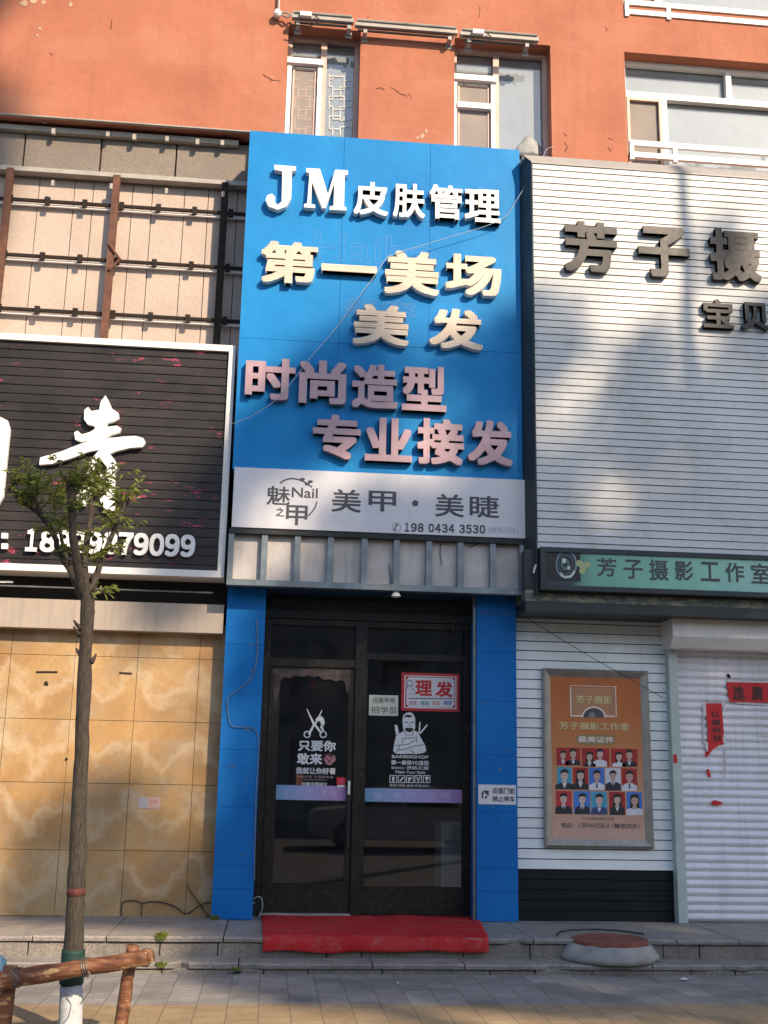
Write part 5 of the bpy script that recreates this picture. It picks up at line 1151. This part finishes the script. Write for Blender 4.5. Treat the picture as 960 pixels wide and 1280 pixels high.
# ------------------------------------------------------------------ young tree
YTR = -3.4
tr = thing('pollarded_tree', 'young pollarded street tree with whitewashed foot and thin new leaves', 'tree', (W(88, 1280, YTR).x, YTR, G))
def tp_(px, py, dy=0): return W(px, py, YTR + dy)
ppm = FPX / 7.2
def rp(w): return w / ppm / 2
def wob(pts, rs_, n=5, amp=.006):
    """resample a limb with slight bends and lumps"""
    P, Rr = [], []
    for i in range(len(pts) - 1):
        for k in range(n):
            f = k / n; p = pts[i].lerp(pts[i + 1], f)
            P.append(p + Vector([amp * mnoise.noise(p * 5 + Vector((i, 3 * q, q))) for q in range(3)])); Rr.append((rs_[i] * (1 - f) + rs_[i + 1] * f) * (1 + .10 * mnoise.noise(p * 9)))
    P.append(pts[-1]); Rr.append(rs_[-1]); return P, Rr
base = tp_(87.5, 1280)
p0 = Vector((base.x - .005, YTR, G - .05))
m = MB(); m.tube(*wob([p0, base, tp_(88.5, 1231)], [rp(30), rp(26), rp(25)]), 16); obj('whitewashed_foot', m, M['whitewash'], tr, True)
m = MB(); m.tube(*wob([tp_(89, 1229), tp_(91, 1205), tp_(92, 1187)], [rp(26.5), rp(25.5), rp(26)], 5, .002), 16); obj('green_wrap', m, M['wrap'], tr, True)
tk = [tp_(89, 1231), tp_(92, 1185), tp_(96.5, 1080), tp_(100, 980), tp_(104, 890), tp_(108, 800), tp_(109.5, 745), tp_(109, 730)]
TP, TR_ = wob(tk, [rp(24), rp(22.5), rp(20), rp(17), rp(16.5), rp(15.5), rp(17), rp(14)], 9)
m = MB(); m.tube(TP, TR_, 16)
for px, py, dx in ((97, 780, -6), (96, 788, -5), (99, 815, -5), (115, 768, 4), (117, 822, 4), (113, 800, 5)):
    m.tube([tp_(px + dx * -.8, py + 6, -.02), tp_(px + dx * .3, py), tp_(px + dx * .8, py - 5)], [.018, .01, .005], 6)
obj('trunk', m, M['bark'], tr, True)
zb_ = tp_(98, 1117).z; kk = min(range(len(TP)), key=lambda i: abs(TP[i].z - zb_)); da = (TP[kk + 1] - TP[kk - 1]).normalized()
m = MB(); m.tube([TP[kk] - da * .022, TP[kk], TP[kk] + da * .018], [TR_[kk] + .0012] * 3, 16); obj('red_band', m, M['red_mark'], tr, True)
limbs = [([(107, 752, 0), (97, 735, .03), (82, 702, .06), (70, 676, .08), (57, 652, .10), (43, 639, .12), (29, 629, .14), (10, 612, .16)], [12, 9, 7.5, 7, 6.5, 5, 4.5, 2.5]),
         ([(57, 652, .10), (48, 634, .06), (42, 620, .04), (38, 603, .02)], [6, 5, 5, 3.5]),
         ([(106, 748, 0), (99, 720, -.08), (95, 700, -.12), (91, 660, -.16), (89, 625, -.2), (87, 602, -.2)], [13, 11, 10, 9.5, 10, 9]),
         ([(109, 745, 0), (106, 715, .06), (107, 690, .1), (112, 650, .16), (117, 620, .2), (121, 592, .22)], [11, 8, 7.5, 7.5, 7.5, 6.5]),
         ([(112, 747, 0), (119, 725, .03), (128, 700, .04), (140, 668, .08), (151, 642, .1), (162, 620, .12)], [11, 8, 7, 6, 6.5, 7]),
         ([(98, 735, .1), (84, 700, .2), (76, 670, .26), (70, 640, .3), (66, 612, .34)], [7, 5, 4.5, 4, 3])]
m = MB(); tips = []
for pts, ws in limbs:
    P_ = [tp_(a, b, c) for a, b, c in pts]; m.tube(*wob(P_, [rp(w) for w in ws], 5, .012), 10); tips.append(P_)
obj('limb', m, M['bark'], tr, True)
tw_, lf = MB(), MB()
def leaf(mb, p, d, l, wd):
    d = d.normalized(); s = d.cross(Vector((random.uniform(-1, 1), random.uniform(-1, 1), random.uniform(-.3, 1)))).normalized() * wd
    mid = p + d * l * .45; e = p + d * l + Vector((0, 0, -l * .25))
    mb.face([p, mid + s, e, mid - s])
def shoot(p, d, l, nl):
    pts = [p]; q = p.copy(); dd = d.normalized()
    for k in range(4):
        q = q + dd * l / 4; dd = (dd + Vector((random.uniform(-.25, .25), random.uniform(-.25, .25), .12))).normalized(); pts.append(q.copy())
    tw_.tube(pts, [.0035, .003, .0026, .002, .0012], 4)
    for k in range(nl):
        f = random.uniform(.1, 1) * 4; i = min(3, int(f)); b = pts[i].lerp(pts[i + 1], f - i)
        ld = (pts[i + 1] - pts[i]).normalized() * .6 + Vector((random.gauss(0, 1), random.gauss(0, 1), random.gauss(0, .6))).normalized()
        leaf(lf, b, ld, random.uniform(.035, .075), random.uniform(.006, .011))
for P_, w_ in zip(tips, (1.0, .9, 1.4, 1.4, 1.1, .8)):
    n = len(P_)
    for k in range(int(18 * w_)):
        f = 1 - abs(random.gauss(0, .2)); f = max(.4, min(1, f)) * (n - 1); i = min(n - 2, int(f)); b = P_[i].lerp(P_[i + 1], f - i)
        a = random.uniform(0, 6.28); up = random.uniform(.15, 1.3)
        shoot(b, Vector((math.cos(a), math.sin(a), up)), random.uniform(.07, .27), random.randint(9, 18))
for px, py in ((78, 690), (62, 665), (140, 690), (118, 700), (95, 690), (124, 742), (112, 742), (104, 668), (150, 655), (70, 655)):
    for k in range(5): shoot(tp_(px, py, random.uniform(-.05, .1)), Vector((random.uniform(-1, 1), random.uniform(-1, 1), .3)), random.uniform(.06, .14), 8)
obj('twigs', tw_, M['bark'], tr); obj('crown', lf, M['leaf'], tr)

# log barrier
YL_ = -3.62
lb = thing('log_barrier', 'rustic barrier of a reddish log rail lashed to two stakes and the tree', 'barrier', (W(90, 1280, YL_).x, YL_, G))
ppb = FPX / 7.0
ends = [W(-150, 1249, YL_ + .02), W(0, 1226, YL_), W(90, 1212, YL_), W(186, 1196, YL_ - .02)]
m = MB(); P_, R_ = wob(ends, [.049, .047, .046, .043], 9, .01); m.tube(P_, R_, 14)
e = P_[-1]; m.tube([e - Vector((.004, 0, 0)), e + Vector((.022, -.006, .006))], [.042, .033], 14)
obj('rail', m, M['log'], lb, True)
for (x0, y0, x1, y1, wv) in ((168, 1182, 150, 1285, .036), (13, 1207, 3, 1290, .042)):
    a, b = W(x0, y0, YL_ + .08), W(x1, y1, YL_ + .08); d = (b - a); b2 = a + d * ((G - .05 - a.z) / d.z)
    m = MB(); m.tube(*wob([a, a.lerp(b2, .5), b2], [wv * .95, wv * 1.05, wv * 1.1], 6, .012), 12); obj('stake', m, M['log'], lb, True)
m = MB()
for px, py, r in ((21, 1222, .052), (107, 1209, .050), (182, 1197, .047)):
    c = W(px, py, YL_)
    for k in range(3):
        m.tube([(c.x + (k - 1) * .013 + .01 * math.sin(a * 2), c.y + r * math.cos(a), c.z + r * math.sin(a)) for a in [6.2832 * q / 14 for q in range(15)]], .0032, 5)
c = W(110, 1214, YL_ - .08); m.tube([c, c + Vector((.03, 0, -.04)), c + Vector((.02, 0, -.1)), c + Vector((-.03, 0, -.17))], .003, 5); m.tube([W(3, 1220, YL_ - .08), W(14, 1214, YL_ - .085), W(24, 1224, YL_ - .08), W(18, 1232, YL_ - .08)], .003, 5)
obj('tie_wire', m, M['wire'], lb)
c = W(-16, 1222, -3.4)
t = thing('plastic_drum', 'pale blue plastic drum cut off by the left edge behind the log barrier', 'drum', (c.x, -3.4, G))
r_ = W(8, 1222, -3.4).x - c.x
hd = W(-16, 1196, -3.4).z - G
m = MB(); m.lathe((c.x, -3.4, G + .002), [(r_ * .92, 0), (r_ * .97, .05), (r_, hd * .4), (r_, hd * .8), (r_ * .9, hd * .95), (r_ * .7, hd)], 28); obj('body', m, mat('pale_blue_plastic', (.22, .40, .52), .4), t, True)
m = MB(); m.lathe((c.x, -3.4, G + hd * .55), [(r_ * 1.0, 0), (r_ * 1.03, .01), (r_ * 1.03, .03), (r_, .04)], 28); obj('rib', m, mat('pale_blue_rib', (.3, .46, .56), .4), t, True)

# ------------------------------------------------------------------ the other side of the street (throws the dappled shade, stands in the reflections)
def big_tree(name, label, base, trunk_h, lobes, nleaf, lsz, group='street trees behind the viewer'):
    t = thing(name, label, 'tree', base, group)
    b = Vector(base); m = MB(); top = b + Vector((0, 0, trunk_h))
    m.tube([b - Vector((0, 0, .1)), b + Vector((.03, .02, trunk_h * .5)), top], [.2, .16, .13], 10)
    for (c, r) in lobes:
        c = Vector(c); mid = top.lerp(c, .5) + Vector((0, 0, .2)); m.tube([top - Vector((0, 0, .2)), mid, c], [.08, .05, .02], 6)
    obj('trunk', m, M['bark'], t, True)
    m = MB(); tot = sum(r[0] * r[1] * r[2] if hasattr(r, '__len__') else r ** 3 for c, r in lobes)
    for (c, r) in lobes:
        rr = r if hasattr(r, '__len__') else (r, r, r)
        nn = int(nleaf * (rr[0] * rr[1] * rr[2]) / tot)
        for k in range(nn):
            while True:
                q = Vector((random.uniform(-1, 1), random.uniform(-1, 1), random.uniform(-1, 1)))
                if q.length < 1: break
            p = Vector(c) + Vector((q.x * rr[0], q.y * rr[1], q.z * rr[2]))
            if mnoise.noise(p * .9 + Vector((3, 1, 7))) < -.28 + .25 * q.length: continue
            d = Vector((random.gauss(0, 1), random.gauss(0, 1), random.gauss(-.3, .8))).normalized(); s = d.cross(Vector((random.gauss(0, 1), random.gauss(0, 1), random.gauss(0, 1)))).normalized() * lsz * .32
            m.face([p, p + d * lsz * .5 + s, p + d * lsz, p + d * lsz * .5 - s])
    obj('crown', m, M['street_leaf'], t); return t
SV = Vector((.6, -1.0, .75))
def sh_at(px, py, Yf, s): return W(px, py, Yf) + SV * s       # the spot s metres up the sunbeam from a facade point
def lobe(px, py, s, rx, rz, ry=1.0, Yf=-.2): return (tuple(sh_at(px, py, Yf, s)), (rx, ry, rz))
L_ = lambda px, py, rx, rz, s=20.0: lobe(px, py, s, rx, rz, .9)
b1 = sh_at(560, 1000, -.2, 20.0); b2 = sh_at(900, 1000, -.2, 20.4); b3 = sh_at(-60, 100, -.2, 20.0)
big_tree('street_tree', 'tall broad street tree across the road shading the shop door', (b1.x, b1.y, 0), 11.0,
         [L_(400, 1000, .95, 1.2), L_(560, 1000, 1.2, 1.3), L_(700, 1010, 1.2, 1.3), L_(420, 840, .9, .9), L_(580, 800, 1.2, 1.0), L_(700, 760, 1.0, 1.0),
          L_(440, 700, .75, .5), L_(600, 650, .8, .55), L_(400, 1180, 1.1, .9), L_(640, 1180, 1.4, 1.0), L_(500, 1330, 1.6, 1.0), L_(300, 1330, 1.2, .8)], 24000, .24)
big_tree('street_tree', 'tall broad street tree across the road shading the white shutter', (b2.x, b2.y, 0), 11.0,
         [L_(860, 1000, 1.3, 1.4), L_(1000, 1000, 1.3, 1.5), L_(820, 800, 1.1, 1.0), L_(980, 780, 1.2, 1.2), L_(850, 650, .75, .5), L_(985, 600, .7, .8), L_(1100, 650, 1.0, 1.3), L_(860, 1180, 1.4, 1.0), L_(1050, 1200, 1.4, 1.2), L_(800, 1330, 1.6, 1.0), L_(1000, 1330, 1.5, 1.0)], 24000, .24)
big_tree('street_tree', 'slender sparse street tree across the road dappling the signs', (b1.x - 1.5, b1.y - 1.2, 0), 14.5,
         [L_(370, 530, .75, .42, 21), L_(500, 500, .8, .5, 21), L_(620, 480, .6, .55, 21), L_(560, 560, .9, .4, 21), L_(420, 470, .5, .3, 21), L_(830, 560, .5, .55, 21), L_(700, 600, .35, .5, 21), L_(930, 440, .5, .55, 21), L_(690, 430, .2, .5, 21), L_(780, 470, .25, .5, 21), L_(880, 330, .22, .35, 21), L_(180, 1060, 1.0, .8, 21), L_(270, 640, .35, .6, 21)], 7000, .24)
big_tree('street_tree', 'unseen narrow poplar added to shade the left edge of the orange wall', (b3.x, b3.y, 0), 20,
         [L_(-44, 40, .42, .6), L_(-44, 130, .42, .6), L_(-40, 205, .42, .4), L_(-46, -60, .42, .7)], 9000, .22)  # unseen crown, added and shaped to darken the wall's left edge
t = thing('utility_pole', 'tall thin utility pole to the right of the viewer casting a stripe of shade', 'pole', (7.2, -7.4, G))
pt = sh_at(851, 197, YR, 6.9)
t.location = (pt.x, pt.y, G)
m = MB(); m.tube([(pt.x, pt.y, G - .1), (pt.x, pt.y, pt.z * .5), (pt.x, pt.y, pt.z)], [.085, .07, .055], 12); obj('shaft', m, M['pole'], t, True)
m = MB(); m.lathe((pt.x, pt.y, G), [(.16, 0), (.16, .12), (.1, .2)], 16); obj('base', m, M['pole'], t)
ob = thing('opposite_building', 'grey building across the street behind the viewer seen only in the glass', 'building', (8, -34, 0))
m = MB(); ops = [(-28 + 3.6 * k, -26.4 + 3.6 * k, z, z + 1.7) for k in range(20) for z in (1.2, 4.4, 7.6)]
wall_open(m, -32, 46, -.1, 10.4, -34, -34.25, ops); m.box(-32, 46, -44, -34.26, -.1, 10.4); obj('wall', m, M['concrete_wall'], ob)

# parked car across the road, mirrored in the door glass
cx, cy, cz = 3.2, -16.5, -.08
car = thing('parked_car', 'silver parked saloon car across the road mirrored in the shop door', 'car', (cx, cy, cz))
P = [(-2.2, .35), (-2.2, .75), (-2.05, .88), (-1.25, .95), (-.55, 1.40), (.75, 1.44), (1.5, 1.02), (2.1, .95), (2.25, .7), (2.25, .35), (1.75, .25), (-1.8, .25)]
m = MB(); m.prism([(cx + a, cz + b) for a, b in P], cy - .85, cy + .85); obj('body', m, mat('silver_car_paint', (.45, .46, .47), .3, .05, 3, metal=.4), car)
for a, b in (((-1.05, .97), (-.5, 1.34)), ((.0, .97), (.68, 1.36))):
    m = MB(); m.prism([(cx + a[0], cz + .97), (cx + (-.08 if a[0] < -.5 else 1.3), cz + .97), (cx + (-.08 if a[0] < -.5 else .72), cz + 1.36), (cx + (b[0] if a[0] < -.5 else .0), cz + 1.35)], cy + .852, cy + .856); obj('side_window', m, M['black'], car)
for a in (-1.35, 1.4):
    for y in (cy + .72, cy - .72):
        m = MB(); m.tube([(cx + a, y - .1, cz + .31), (cx + a, y + .16, cz + .31)], .31, 24); wh = obj('wheel', m, M['black'], car)
        m = MB(); m.tube([(cx + a, y + .161, cz + .31), (cx + a, y + .175, cz + .31)], .19, 20); obj('rim', m, M['galv'], wh)
for y in (cy + .6, cy - .6): m = MB(); m.box(cx + 2.2, cx + 2.27, y - .18, y + .18, cz + .62, cz + .76); obj('headlight', m, M['white_print'], car)
